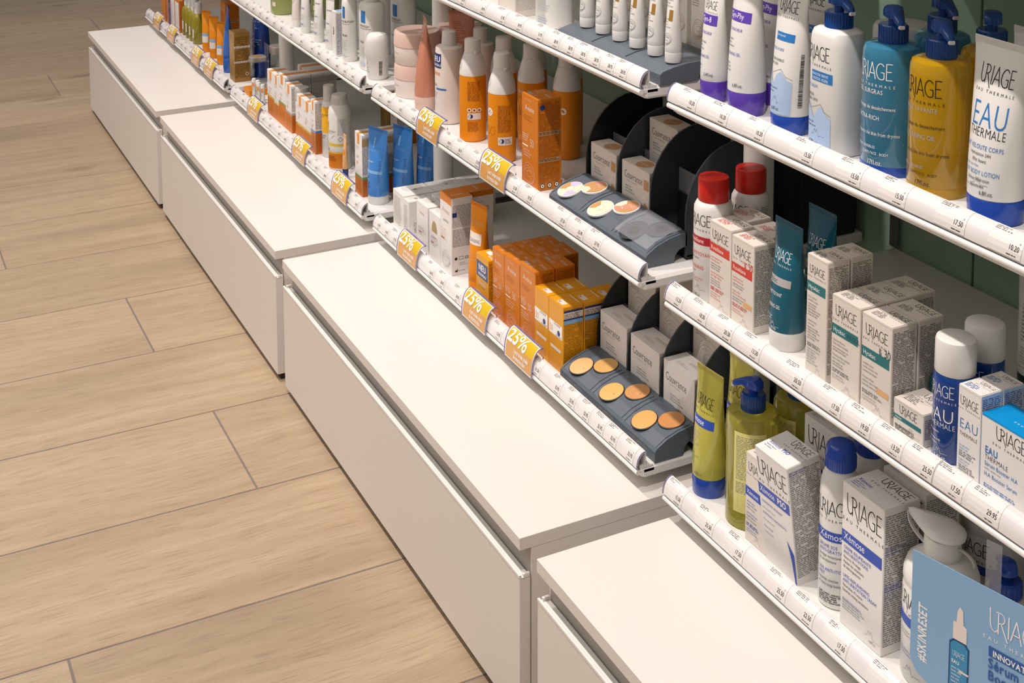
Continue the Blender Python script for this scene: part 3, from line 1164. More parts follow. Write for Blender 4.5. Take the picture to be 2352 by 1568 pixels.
def av_box(name, wd, d, h, body, ink, dark, spf=True, tag_=None, sidebox=0, swirl=True, topgrey=False, navy=False, lab50=False):
    F = T(-wd * 0.06, h - 0.008, 0.0024, 'EAU THERMALE', ink, 'c', 'r', 0.8, 0.3)
    F += T(0, h - 0.0235, wd * 0.235, 'Avène', ink, 'c', 'r', 0.9)
    F += MI(-wd * 0.38, h - 0.040, wd * 0.36, h - 0.030, 0.0028, dark)
    if lab50:
        F += R_(-wd / 2 + 0.001, h * 0.50, wd / 2 - 0.003, h * 0.70, WINK)
        F += T(-wd / 2 + 0.003, h * 0.54, 0.013, '50', ORA, 'l', 'r', 0.75) + art_disc(wd * 0.2, h * 0.57, 0.0042, NAVY, 14) + MI(-wd * 0.1, h * 0.66, wd * 0.4, h * 0.695, 0.0016, NAVY) + MI(0.0, h * 0.505, wd * 0.4, h * 0.54, 0.0016, NAVY)
        F += MI(-wd * 0.38, h * 0.37, wd * 0.38, h * 0.48, 0.003, ink) + R_(-wd * 0.36, h * 0.29, wd * 0.36, h * 0.34, PINKW)
    elif spf:
        F += T(wd * 0.02, h * 0.45, wd * 0.33, '50', ink, 'l', 'l', 0.72) + T(wd * 0.42, h * 0.53, 0.006, '+', ink, 'l', 'r')
        F += MI(-wd * 0.42, h * 0.47, -wd * 0.04, h * 0.58, 0.0032, ink, 1, 0.35)
        F += R_(-wd * 0.44, h * 0.43, -wd * 0.1, h * 0.445, WINK)
        F += MI(-wd * 0.38, h * 0.30, wd * 0.40, h * 0.41, 0.0038, ink)
    if swirl:
        F += art_swirl(-wd * 0.05, h * 0.13, min(wd * 0.46, h * 0.14), ink, 0.0004)
    R = MI(-d / 2 + 0.002, 0.012, d / 2 - 0.002, h - 0.004, 0.0019, dark, 0.95, 0.5, 0.06)
    if navy:
        R += R_(-d / 2 + 0.001, h * 0.79, d / 2 - 0.001, h * 0.945, PINKW) + R_(-d / 2 + 0.001, h * 0.915, d / 2 - 0.001, h * 0.945, NAVY)
        R += MI(-d / 2 + 0.002, h * 0.83, d / 2 - 0.002, h * 0.905, 0.0024, INK) + R_(-d / 2 + 0.001, h * 0.80, d / 2 - 0.001, h * 0.826, NAVY) + R_(-d / 2 + 0.001, h * 0.745, d / 2 - 0.001, h * 0.80, CYANL)
    if sidebox:
        R += art_disc(-d * 0.3, h - 0.012, 0.0042, NAVY, 16) + R_(-d / 2 + 0.001, h * 0.605, d / 2 - 0.001, h * 0.65, TAN) + R_(-d / 2 + 0.001, h * 0.31, d / 2 - 0.001, h * 0.355, TAN)
        for k in (-1, 0, 1):
            R += art_disc(k * d * 0.3, 0.0075, 0.0040, INK, 12) + art_disc(k * d * 0.3, 0.0075, 0.0030, WINK, 12) + art_disc(k * d * 0.3, 0.0075, 0.0013, ORABR, 8)
        R += MI(-d / 2 + 0.002, h * 0.615, d / 2 - 0.002, h * 0.65, 0.0022, INK) + MI(-d / 2 + 0.002, h * 0.32, d / 2 - 0.002, h * 0.355, 0.0022, INK)
    Tt = T(0.002, 0.002, wd * 0.17, 'Avène', ink, 'l', 'r', 0.9) + MI(-wd * 0.4, -d * 0.1, -0.002, d * 0.36, 0.0026, ink) + T(-0.002, -d * 0.38, wd * 0.2, '50', ink, 'l', 'l', 0.8)
    if topgrey:
        Tt += R_(-wd * 0.42, -d * 0.36, -wd * 0.12, -d * 0.22, GREYL)
    if lab50:
        Tt = T(-wd * 0.38, d * 0.12, wd * 0.15, 'Avène', ink, 'l', 'r') + R_(-wd * 0.1, -d * 0.4, wd * 0.3, -d * 0.12, PINKW) + T(-wd * 0.08, -d * 0.36, 0.006, '50', ORABR, 'l', 'b') + R_(-wd * 0.3, d * 0.36, wd * 0.34, d * 0.41, PINKW)
    return carton(name, wd, d, h, body, F, R, Tt)


def k_neu():
    wd, d, h = 0.046, 0.026, 0.085
    F = R_(-wd / 2 + 0.002, h * 0.56, wd / 2 - 0.002, h * 0.88, mat('slate_navy', (62, 82, 124), 0.4))
    F += T(0, h * 0.705, 0.0145, 'NEU', WINK, 'c', 'b', 0.9) + T(0, h * 0.60, 0.0068, 'NOUVEAU', WINK, 'c', 'b', 0.85)
    F += T(0, h * 0.42, 0.0105, 'Avène', PINKW, 'c', 'r', 0.9) + MI(-0.014, h * 0.34, 0.016, h * 0.40, 0.0026, INK)
    F += T(-0.018, h * 0.15, 0.015, '50', WINK, 'l', 'l', 0.8) + art_disc(0.013, h * 0.2, 0.0042, INK, 14)
    R = MI(-d / 2 + 0.001, 0.004, d / 2 - 0.001, h - 0.004, 0.0022, ORABR, 0.95, 0.5, 0.06)
    Tt = R_(-0.014, 0.000, 0.002, 0.009, WINK) + T(0.003, -0.005, 0.007, 'Avène', WINK, 'l', 'r')
    return carton('sun_care_carton', wd, d, h, YEL, F, R, Tt)


def k_couv():
    wd, d, h = 0.072, 0.032, 0.080
    F = T(-0.029, h - 0.022, 0.0150, 'Couvrance', GREY, 'l', 'r', 0.68) + MI(-0.022, h - 0.027, 0.018, h - 0.0235, 0.0028, GREYL)
    F += MI(-0.026, 0.036, 0.004, 0.049, 0.0034, GREY) + MI(-0.026, 0.020, 0.010, 0.034, 0.0034, GREYL)
    F += art_poly([(0.010, 0.012), (0.024, 0.006), (0.034, 0.012), (0.034, 0.040), (0.024, 0.046), (0.014, 0.038)], PINKW)
    F += art_poly([(0.016, 0.012), (0.026, 0.008), (0.033, 0.014), (0.033, 0.032), (0.025, 0.036), (0.018, 0.026)], TAN)
    F += R_(0.022, h - 0.026, 0.034, h - 0.012, TAN)
    R = MI(-d / 2 + 0.001, 0.006, d / 2 - 0.001, h - 0.004, 0.0021, GREY, 1, 0.45, 0.06)
    Tt = art_disc(0.0, 0.0, 0.0135, TAN, 24) + T(-0.009, -0.002, 0.0052, 'Couvrance', PINKW, 'l', 'r', 0.7)
    return carton('compact_carton', wd, d, h, CARDB, F, R, Tt)


def k_couv2():
    wd, d, h = 0.074, 0.038, 0.088
    F = T(-0.031, h - 0.026, 0.0158, 'Couvrance', GREY, 'l', 'r', 0.68) + MI(-0.022, h - 0.031, 0.018, h - 0.0275, 0.0028, GREYL)
    F += MI(-0.020, 0.036, 0.020, 0.048, 0.0034, GREY) + MI(-0.020, 0.026, -0.006, 0.033, 0.003, GREY) + R_(-0.002, 0.022, 0.006, 0.032, TAN) + MI(-0.020, 0.008, 0.020, 0.018, 0.0028, GREYL)
    R = MI(-d / 2 + 0.001, 0.006, d / 2 - 0.001, h - 0.004, 0.0021, GREY, 1, 0.45, 0.06)
    Tt = T(0.028, 0.006, 0.011, 'Couvrance', GREYL, 'l', 'r', 0.68, ang=pi) + MI(-0.02, -0.012, 0.02, -0.004, 0.0028, GREYL)
    return carton('compact_carton', wd, d, h, CARD, F, R, Tt)


def k_contour(wd, d, h):
    F = art_swirl(0, h * 0.3, wd * 0.42, TAN, 0.0004) + MI(-wd * 0.4, h * 0.55, wd * 0.3, h * 0.68, 0.003, GREY) + T(0, h * 0.8, wd * 0.2, 'Avène', GREY, 'c')
    R = MI(-d / 2 + 0.002, 0.01, d / 2 - 0.002, h - 0.01, 0.0022, GREYL, 1, 0.4, 0.06)
    return carton('cream_carton', wd, d, h, CARDB, F, R)


def k_whitebox(wd, d, h, oval=False, prot=False):
    F = T(0, h - 0.020, 0.009, 'Avène', mat('pale_rose_ink', (214, 176, 160), 0.5), 'c', 'r', 0.9) if not prot else MI(-wd * 0.4, 0.006, wd * 0.3, h - 0.008, 0.0022, GREYL, 1, 0.4)
    if oval:
        F = art_poly([(0.012 * cos(t * pi / 8), h - 0.034 + 0.021 * sin(t * pi / 8)) for t in range(9)], mat('olive_gold', (172, 146, 96), 0.4)) + T(0, h - 0.045, 0.008, 'Avène', TAN, 'c')
    if not prot:
        F += MI(-wd * 0.36, h * 0.28, wd * 0.3, h * 0.5, 0.003, GREY) + R_(-wd * 0.3, h * 0.36, -wd * 0.08, h * 0.38, RED) + art_ring(wd * 0.2, h * 0.42, 0.0042, 0.0006, TAN, 14)
    R = MI(-d / 2 + 0.002, 0.006, d / 2 - 0.002, h - 0.005, 0.0023, GREY, 1, 0.4, 0.06) if not prot else T(-0.001, 0.008, 0.0078, 'HAUTE', GREY, 'l', 'r', 0.8, ang=pi / 2) + T(0.010, 0.004, 0.0088, 'PROTECTION', mat('mauve_ink', (150, 112, 104), 0.5), 'l', 'r', 0.8, ang=pi / 2)
    Tt = MI(-wd * 0.4, -d * 0.3, wd * 0.3, d * 0.36, 0.0026, GREYL) + T(-0.004, 0.001, 0.008, '50', GREY, 'l', 'b')
    return carton('white_skincare_carton', wd, d, h, CARD, F, R, Tt)


def k_tall():
    wd, d, h = 0.048, 0.040, 0.137
    pr = mat('pale_rose_ink', (214, 176, 160), 0.5)
    F = R_(-wd / 2, h - 0.013, wd / 2, h, ORAD) + T(0, h - 0.032, 0.0125, 'Avène', pr, 'c', 'r', 0.9) + T(0, h - 0.048, 0.007, 'sensiMed', GREENI, 'c', 'r', 0.8)
    F += MI(-0.020, h * 0.38, 0.012, h * 0.56, 0.004, pr) + R_(-0.020, h * 0.41, -0.006, h * 0.425, RED) + art_swirl(0, 0.022, 0.017, GREYL, 0.0004)
    R = MI(-d / 2 + 0.002, h * 0.62, d / 2 - 0.002, h - 0.012, 0.0021, GREY, 1, 0.45, 0.06) + MI(-d / 2 + 0.002, h * 0.36, d / 2 - 0.002, h * 0.6, 0.0021, GREY, 1, 0.45, 0.1)
    R += R_(-d / 2 + 0.0015, h * 0.755, -d / 2 + 0.010, h * 0.815, NAVY) + art_disc(-0.012, h * 0.215, 0.0026, INK, 14) + art_line([(-0.006, h * .2), (0.002, h * .2), (0.002, h * .235), (-0.006, h * .235), (-0.006, h * .2)], 0.0005, INK)
    R += T(0.005, h * 0.2, 0.0065, 'CC', INK, 'l', 'b', 0.9) + MI(-0.006, h * 0.1, 0.010, h * 0.17, 0.003, GREY) + art_poly([(-0.014, 0.006), (-0.009, 0.006), (-0.009, 0.012), (-0.011, 0.009), (-0.014, 0.009)], INK)
    R += MI(-0.008, 0.005, 0.016, 0.010, 0.003, INK)
    Tt = T(0.010, -0.014, 0.0095, 'Avène', PINKW, 'l', 'r', 0.9, ang=pi / 2)
    return carton('sensitive_skin_carton', wd, d, h, CARD, F, R, Tt, topm=ORAD)


def k_tall2():
    wd, d, h = 0.034, 0.050, 0.134
    R = R_(-d / 2, h - 0.010, d / 2, h, ORAD) + MI(-0.016, h - 0.022, 0.018, h - 0.018, 0.003, GREY) + T(0, h - 0.035, 0.0145, 'Avène', mat('mauve_ink', (150, 112, 104), 0.5), 'c', 'r', 0.85) + T(-0.002, h - 0.052, 0.009, 'sensiMed', GREY, 'c', 'r', 0.85) + MI(-0.02, h * 0.38, 0.02, h * 0.56, 0.0026, GREYL)
    return carton('sensitive_skin_carton', wd, d, h, CARD, R_(-wd / 2, h - 0.010, wd / 2, h, ORAD), R, T(-0.012, -0.004, 0.008, 'Avène', PINKW), topm=ORAD)


def k_lrp(wd, d, h, stripe, split=0.42, sidew=True, sq=ORA, sideband=None):
    """white carton, orange lower part, thin coloured stripe and orange tab at the top"""
    F = R_(-wd / 2, 0, wd / 2, h * split, ORAD) + R_(-wd / 2, h * split, wd / 2, h * split + 0.005, stripe)
    F += R_(-wd * 0.16, h - 0.022, wd * 0.14, h, sq) + MI(-wd * 0.4, h * 0.72, wd * 0.4, h * 0.80, 0.0026, GREY) + MI(-wd * 0.3, h * 0.57, wd * 0.3, h * 0.64, 0.003, INK) + T(-wd * 0.3, h * 0.48, 0.011, '50', ORA, 'l', 'r', 0.8)
    R = R_(-d / 2, 0, d / 2, h * split, ORAD2) + R_(-d / 2, h * split, d / 2, h * split + 0.005, stripe) + MI(-d / 2 + 0.001, h * split + 0.008, d / 2 - 0.001, h - 0.004, 0.0022, GREY, 1, 0.5, 0.06)
    if sideband:
        R += R_(-d / 2, h * 0.82, d / 2, h * 0.93, sideband)
    Tt = R_(-wd * 0.16, -d / 2, wd * 0.14, d / 2, sq) + MI(-wd * 0.4, -d * 0.3, wd * 0.4, d * 0.3, 0.003, GREYL)
    return carton('sun_cream_carton', wd, d, h, CARD, F, R, Tt)


def uri_tube(r, h, ch, body, cap, arts, flat=1.25, crimp=None):
    return tube('skincare_tube', r, h, ch, body, cap, arts, flat, crimp)


def k_gyn(r, h, ch, wide, txt, sz):
    w2 = r * 1.15
    A = art_logo(0, h - 0.030 if wide else h - 0.038, w2 * 1.3, INK, h=w2 * 0.5)
    for i in range(14):
        a = -1.2 + i * 0.19
        A += art_line([(w2 * 0.4, h - 0.012), (w2 * 0.4 + 0.022 * sin(a), h - 0.012 - 0.014 * cos(a))], 0.00025, GREYL)
    bv = h * 0.62
    A += R_(-w2, bv, w2 * 0.85, bv + 0.0125, PURP, 0.003) + T(-w2 * 0.75, bv + 0.0035, 0.0095, txt, WINK, 'l', 'r', 0.85)
    v = bv - 0.006
    for i in range(2):
        A += MI(-w2 * 0.8, v - 0.011, w2 * 0.5, v, 0.0052, PURP, lines=[['GEL FRAICHEUR', 'HYGIENE INTIME'], ['REFRESHING GEL', 'INTIMATE HYGIENE']][i]) + MI(-w2 * 0.8, v - 0.024, w2 * 0.1, v - 0.012, 0.0036, INK)
        v -= 0.028
    A += art_line([(-w2, v), (w2 * 0.8, v)], 0.0004, PURP) + T(w2 * 0.1, ch + 0.006, 0.0058, sz, INK, 'l', 'r', 0.85)
    return uri_tube(r, h, ch, PLW, PURPC, A, 1.18)


def k_mtn(r, h, ch):
    w2 = r * 1.15
    A = art_logo(0.0, h - 0.032, w2 * 1.35, INK, h=w2 * 0.5)
    A += R_(-w2 * 0.5, h * 0.62, w2 * 0.75, h * 0.62 + 0.009, BLU, 0.003) + MI(-w2 * 0.45, h * 0.62 + 0.001, w2 * 0.4, h * 0.62 + 0.008, 0.0035, WINK)
    A += MI(-w2 * 0.9, h * 0.53, w2 * 0.2, h * 0.58, 0.0045, BLU) + MI(-w2 * 0.9, h * 0.44, w2 * 0.3, h * 0.51, 0.0042, INK)
    A += art_mtn(-w2 * 1.1, w2 * 0.9, ch + 0.001, h * 0.42, MTN)
    A += MI(-w2 * 0.8, ch + 0.022, w2 * 0.1, ch + 0.032, 0.0036, INK) + art_alps(-0.002, ch + 0.014, 0.007, GREY) + T(-w2 * 0.3, ch + 0.005, 0.0055, '6.8fl.oz.', INK, 'l', 'r', 0.85)
    A += art_bar(w2 * 1.25, ch + 0.01, w2 * 1.5, h * 0.55)
    return uri_tube(r, h, ch, PLW, BCAP, A, 1.2)


def k_eau(r, h, ch):
    w2 = r * 1.2
    A = art_logo(0.004, h - 0.040, w2 * 1.35, INK, h=w2 * 0.52)
    A += T(0.003, h - 0.079, 0.033, 'EAU', BLU, 'c', 'l', 0.74) + T(0.003, h - 0.088, 0.0122, 'THERMALE', INK, 'c', 'l', 0.78)
    y = h - 0.099
    for tx, m, sz in [('LAIT VELOUTÉ CORPS', BLU, .006), ('Hydratation 24H', INK, .0045), ('Effet lissant', INK, .0045), ('', INK, .004), ('SILKY BODY LOTION', BLU, .006), ('24-hour Hydration', INK, .0045), ('Smoothness', INK, .0045)]:
        A += T(0.0, y, sz, tx.replace('É', 'E'), m, 'c', 'r', 0.85)
        y -= 0.0058
    A += MI(-w2 * 0.7, ch + 0.026, w2 * 0.6, ch + 0.032, 0.003, BLU) + art_alps(0.0, ch + 0.013, 0.007, GREY) + MI(-w2 * 0.8, ch + 0.010, w2 * 0.2, ch + 0.013, 0.003, GREY) + T(w2 * 0.15, ch + 0.004, 0.0058, '6.8fl.oz.', INK, 'l', 'r', 0.85)
    return uri_tube(r, h, ch, PLW, BCAP, A, 1.22)


def k_teal():
    r, h, ch = 0.0205, 0.145, 0.022
    A = art_logo(0, h - 0.044, 0.031, WINK, h=0.012) + R_(-0.027, 0.074, 0.021, 0.083, GREYL, 0.003) + T(-0.022, 0.0758, 0.0085, 'Hyséac', TEAL, 'l', 'r', 0.85)
    A += MI(-0.022, 0.062, 0.010, 0.068, 0.0058, WINK, lines=['GEL NETTOYANT']) + MI(-0.022, 0.048, 0.010, 0.054, 0.0058, WINK, lines=['CLEANSING GEL']) + MI(-0.022, 0.032, 0.008, 0.040, 0.003, WINK) + art_alps(-0.002, 0.027, 0.006, WINK) + T(-0.004, 0.0235, 0.0048, '5fl.oz', WINK, 'l', 'r', 0.9)
    return uri_tube(r, h, ch, TEAL, PLW, A, 1.2)


def k_ytube():
    r, h, ch = 0.0212, 0.158, 0.024
    A = art_logo(0, h - 0.046, 0.033, INK, h=0.0135) + R_(-0.028, 0.088, 0.023, 0.099, BLUD, 0.003) + T(-0.024, 0.0905, 0.010, 'Xémose', WINK, 'l', 'r', 0.85)
    A += MI(-0.022, 0.062, 0.0, 0.082, 0.0045, GREYL) + MI(-0.022, 0.04, 0.004, 0.056, 0.0034, GREENI) + T(-0.004, 0.028, 0.005, '6.8fl.oz.', GREY, 'l')
    return uri_tube(r, h, ch, YTUBE, BCAP, A, 1.2)


def k_redcap():
    prof = [(0, .0225), (.002, .024), (.108, .024), (.116, .0235), (.121, .021), (.124, .018)]
    A = art_logo(0, .096, .036, INK, h=.0135) + R_(-.03, .072, .02, .082, mat('crimson_ink', (176, 36, 44), .4), .003) + T(-.016, .0745, .008, 'Roséliane', WINK, 'l', 'r', .8)
    A += T(-.021, .058, .0062, 'EAU NETTOYANTE', RED, 'l', 'r', .8) + MI(-.02, .051, .012, .057, .0036, INK) + T(-.021, .041, .0062, 'CLEANSING', RED, 'l', 'r', .9) + MI(-.02, .034, .014, .040, .0036, INK)
    A += MI(-.02, .024, .014, .031, .003, RED) + art_alps(0, .015, .006, GREY) + T(-.008, .006, .0058, '8.4fl.o', INK, 'l', 'r', .85)
    A += [(p, m) for p, m in MI(.034, .03, .05, .11, .0026, INK)]
    return bottle('cleansing_bottle', prof, PLW, [('cap', [(.1235, .0188), (.1245, .0193), (.1505, .0190), (.1525, .0178), (.153, .016)], REDCAP)], A, yaw0=.08)


def k_whitepump():
    a, b = .0285, .0225
    prof = [(0, a * .95, b * .95), (.002, a, b), (.116, a, b), (.126, a * .97, b * .97), (.131, a * .9, b * .9), (.134, a * .7, b * .72), (.1345, .015, .015)]
    A = art_logo(-.004, .100, .038, INK, h=.015) + R_(-.012, .077, .020, .088, BLU, .003) + MI(-.011, .078, .014, .087, .0042, WINK)
    A += MI(-.024, .066, -.002, .074, .0048, BLU) + MI(-.024, .052, .006, .064, .0044, INK) + art_mtn(-.024, .0185, .004, .050, MTN) + T(-.016, .007, .0068, '17fl.oz.', INK, 'l', 'r', .85)
    A += MI(-.022, .026, -.002, .034, .0036, INK) + art_alps(-.004, .018, .007, GREY)
    return bottle('pump_bottle', prof, PLW, [('pump_collar', [(.134, .0142), (.1345, .0146), (.150, .0144), (.152, .0135)], BCAP2, 30)], A, ex=3.2, yaw0=-.1, pump=(.150, BCAP2, radians(-10), 1.0))


def k_bluepump(m, ink, ink2, clear_top=False):
    r = .0298
    prof = [(0, r * .95), (.002, r), (.118, r), (.126, r * .985), (.1305, r * .93), (.1325, r * .8), (.1335, .0165)]
    A = art_logo(-.008, .100, .042, ink, h=.0165)
    A += MI(-.03, .078, .012, .091, .0066, ink2, lines=['GEL SURGRAS', 'DERMATOLOGIQUE'] if m is BLUB else ['HUILE LAVANTE', '']) + MI(-.03, .068, .018, .074, .0055, ink, lines=['Protege du dessèchement']) + MI(-.03, .052, .010, .064, .0066, ink2, lines=['EXTRA-RICH', 'DERMATOLOGICAL'] if m is BLUB else ['CLEANSING OIL', '']) + MI(-.03, .036, .022, .047, .0055, ink, lines=['Protects the skin from dryness', ''])
    A += art_line([(-.03, .034), (.026, .034)], .0004, ink) + MI(-.03, .024, .006, .032, .0042, ink2, lines=['PEAUX SENSIBLES', 'SENSITIVE SKIN']) + T(-.012, .0115, .0066, '17fl.oz.', ink, 'l', 'r', .85)
    A += T(-.02, .0215, .004, 'CORPS FACE . BODY', ink, 'l', 'r', .8)
    return bottle('pump_bottle', prof, m, [('pump_collar', [(.1325, .0142), (.134, .0147), (.1505, .0145), (.152, .0135)], BCAP2, 30), ('bottle_foot', [(.0002, r * 1.002), (.0025, r * 1.006), (.010, r * 1.006)], BCAP if m is BLUB else OIL)], A, yaw0=.40, pump=(.150, BCAP2, radians(-25), 1.0))


def k_xpump():
    r = .0315
    prof = [(0, r * .95), (.002, r), (.124, r), (.132, r * .985), (.1365, r * .92), (.1385, r * .78), (.1392, .0165)]
    # back label faces the front
    A = R_(.006, .022, .046, .122, YLAB, .003) + MI(.009, .062, .044, .118, .0021, GREY, 1, .45, .06) + MI(.009, .046, .044, .061, .0021, GREY)
    A += art_bar(.012, .028, .026, .044) + R_(-.03, .070, -.018, .081, BLUD, .003)
    return bottle('cleansing_oil_bottle', prof, OILG, [('pump_collar', [(.138, .0142), (.1395, .0146), (.157, .0144), (.159, .0135)], BCAP2, 30)], A, pump=(.157, BCAP, radians(205), 1.0))


def k_aero():
    prof = [(0, .0195), (.002, .0212), (.128, .0212), (.136, .0208), (.145, .0190), (.152, .0160), (.156, .0150)]
    A = art_logo(0, .108, .038, INK, h=.0155) + R_(-.028, .078, .028, .089, BLUD, .003) + T(-.016, .0805, .0108, 'Xémose', WINK, 'l', 'r', .85)
    y = .070
    for tx, m in [('BRUME SOS', BLUD), ('ANTI-GRATTAGE', BLUD), ('Soulage instantanément', INK), ('et durablement', INK), ('', INK), ('SOS ANTI-ITCH', BLUD), ('MIST', BLUD), ('Instantly soothes', INK), ('& more long-lastingly', INK)]:
        A += T(-.016, y, .0052 if m is BLUD else .0042, tx, m, 'l', 'r', .8)
        y -= .0054
    A += MI(-.016, .006, .014, .019, .0024, INK)
    return bottle('spray_bottle', prof, PLW, [('spray_cap', [(.1545, .0160), (.156, .0168), (.168, .0168), (.1685, .0164), (.176, .0160), (.181, .0135), (.1835, .009), (.184, .004)], BCAP, 40)], A, yaw0=.5)


def k_eaubottle():
    prof = [(0, .0188), (.002, .0202), (.078, .0202), (.084, .0196), (.087, .0185)]
    A = art_logo(-.004, .066, .03, WINK, h=.0115) + T(-.004, .041, .019, 'EAU', WINK, 'c', 'l', .86) + T(-.002, .0345, .0075, 'THERMALE', WINK, 'c', 'l', .8)
    A += MI(-.02, .026, .006, .032, .0036, WINK) + MI(-.02, .016, .010, .024, .0034, WINK) + art_alps(-.004, .009, .005, WINK) + T(-.008, .0035, .005, '3.4fl.oz.', WINK, 'l', 'r', .85)
    return bottle('essence_bottle', prof, BWATER, [('cap', [(.0865, .0192), (.0875, .0196), (.1165, .0194), (.1195, .0185), (.1208, .0165)], PLW)], A, yaw0=.22)


def orange_spray(h=.174, label=0):
    prof = [(0, .0205), (.002, .0222), (.06, .0228), (.112, .0222)]
    shoulder = [(.112, .0224), (.1135, .0224), (.125, .0212), (.138, .0178), (.147, .0146), (.149, .0142)]
    A = []
    if label == 0:
        A += MI(.018, .070, .040, .104, .0021, ORABR, 1, .5, .05) + MI(.018, .018, .040, .036, .0022, ORABR)
        for k in range(3):
            A += art_disc(.021 + k * .0085, .055, .0036, WINK, 12) + art_disc(.021 + k * .0085, .055, .0022, ORABR, 8)
        A += R_(.018, .039, .041, .050, PINKW, .003) + art_disc(.0235, .0445, .0038, NAVY, 14)
    elif label == 1:
        A += art_disc(.004, .082, .0065, WINK, 18) + art_disc(.004, .082, .005, PINKW, 14) + art_line([(.001, .080), (.004, .085), (.0075, .081)], .0008, INK) + T(-.004, .045, .022, '5O', ORAD, 'l', 'l', .7)
        A += MI(.020, .050, .042, .095, .0021, ORABR, 1, .5, .05) + R_(.020, .030, .044, .043, PINKW, .003) + art_disc(.026, .0365, .004, NAVY, 14) + MI(.031, .032, .043, .041, .0022, NAVY)
    else:
        A += T(-.010, .094, .0115, 'Avène', PINKW, 'l', 'r', .85) + MI(-.012, .080, .014, .090, .0034, ORABR) + art_disc(.019, .080, .0058, WINK, 16) + T(0, .056, .022, '50', ORAD2, 'l', 'l', .7) + art_swirl(0, .022, .015, ORAD2, .0004)

    def ex(g):
        lathe(g, shoulder, PLW, 36)
        wrap(g, shoulder, art_swirl(-.006, .128, .008, GREYL, .0003), e=.0006)
        g.box(.010, -.003, .148, .0155, .003, .153, PLW, .001)
    return bottle('sun_spray_bottle', prof, ORA, [('spray_cap', [(.1485, .0132), (.150, .0137), (.166, .0134), (.171, .0134), (h, .0128), (h + .0012, .0105)], PLW)], A, extra=ex, yaw0=-.05)


def k_neubottle():
    prof = [(0, .023), (.002, .0252), (.11, .0252), (.128, .0240), (.133, .0235), (.1345, .0215), (.136, .013)]
    A = R_(-.012, .099, .0165, .124, NAVY, .003) + T(-.010, .110, .0135, 'NEU', WINK, 'l', 'b', .9) + T(-.010, .102, .0062, 'NOUVEAU', WINK, 'l', 'b', .85)
    A += T(-.014, .086, .0125, 'Avène', ORA, 'l', 'r', .85) + T(-.01, .0665, .0062, 'SOLEIL', NAVY, 'l', 'r', .85) + R_(.004, .0605, .026, .0635, BLU, .003) + MI(-.01, .045, .008, .057, .0034, NAVY) + MI(-.01, .030, .014, .040, .0032, BLU)
    return bottle('after_sun_bottle', prof, PINKW, [('cap', [(.1355, .0130), (.137, .0134), (.160, .0122), (.1612, .0105)], PLW)], A, yaw0=-.1)


def k_jar():
    root = empty('body_cream_jar')
    r = .0425
    g = G()
    prof = [(0, r * .94), (.003, r * .985), (.030, r), (.034, r * .99)]
    lathe(g, prof, PINKW, 44)
    wrap(g, prof, MI(-.02, .021, .018, .024, .0028, GREY) + T(-.018, .008, .008, 'Body', GREY, 'l', 'l', .9) + T(-.018, .025, .006, 'rose', GOLDL, 'l', 'r', .9))
    g.build('jar_body', root, True)
    g = G()
    lathe(g, [(.034, r * 1.0), (.035, r * 1.02), (.058, r * 1.0), (.0608, r * .97), (.0612, r * .93), (.0606, r * .88)], PINK, 44)
    g.build('jar_lid', root, True)
    return root


def k_roll():
    prof = [(0, .0185), (.004, .0205), (.02, .0212), (.042, .0222), (.043, .0226), (.044, .0228)]
    A = MI(-.01, .012, .01, .036, .0038, GREY) + [(p, m) for p, m in art_bar(.030, .010, .037, .038)] + R_(-.019, .034, -.016, .038, NAVY)
    return bottle('roll_on_deodorant', prof, PLW, [('cap', [(.044, .0228), (.0445, .0230), (.075, .0220), (.083, .0205), (.088, .0165), (.0895, .010)], PLW)], A)


def k_spraycan():
    prof = [(0, .0225), (.002, .0240), (.118, .0240), (.126, .0232), (.134, .0205), (.139, .0175)]
    A = R_(-.038, .004, .038, .036, ORAD, .004) + R_(-.038, .036, .038, .039, PROMO, .004) + R_(-.038, .052, .038, .057, PROMO, .004)
    A += T(-.016, .041, .007, 'HELIOS'[2:] if False else 'IOS', GREY, 'l', 'b', .9) + R_(-.0195, .088, -.008, .103, ORA, .003) + T(-.018, .081, .006, 'ROCHE-POSAY', GREY, 'l', 'r', .72) + MI(-.018, .077, .006, .080, .0022, GREY)
    A += art_line([(-.006, .064), (.004, .070), (.009, .076), (.004, .072), (-.006, .064)], .0006, GREYL) + MI(.016, .075, .036, .112, .002, GREYL) + art_line([(.022, .062), (.027, .067), (.022, .072), (.017, .067), (.022, .062)], .0006, INK) + MI(-.01, .02, .012, .032, .0024, ORABR)
    return bottle('sun_spray_can', prof, PLW, [('spray_cap', [(.1385, .0172), (.1395, .0178), (.150, .0174), (.151, .0166), (.1535, .0165), (.1575, .0160), (.159, .0145)], SMOKE, 26)], A, yaw0=.35)


def k_lrpspray():
    prof = [(0, .0150), (.002, .0162), (.11, .0162), (.120, .0150), (.124, .0125)]
    A = R_(-.012, .055, .020, .112, mat('sun_yellow', (240, 178, 30), .35), .003) + T(-.011, .092, .0062, 'A ROCHE-POSAY', INK, 'l', 'r', .6) + MI(-.011, .088, .012, .091, .0022, GREY) + T(-.010, .072, .006, 'IOS', INK, 'l', 'b', .8)
    A += MI(-.012, .042, .012, .052, .0046, INK) + MI(-.012, .02, .012, .038, .003, GREYL)
    return bottle('sun_spray_bottle', prof, PLW, [('spray_cap', [(.124, .0118), (.125, .0124), (.155, .0122), (.158, .011)], SMOKE)], A)


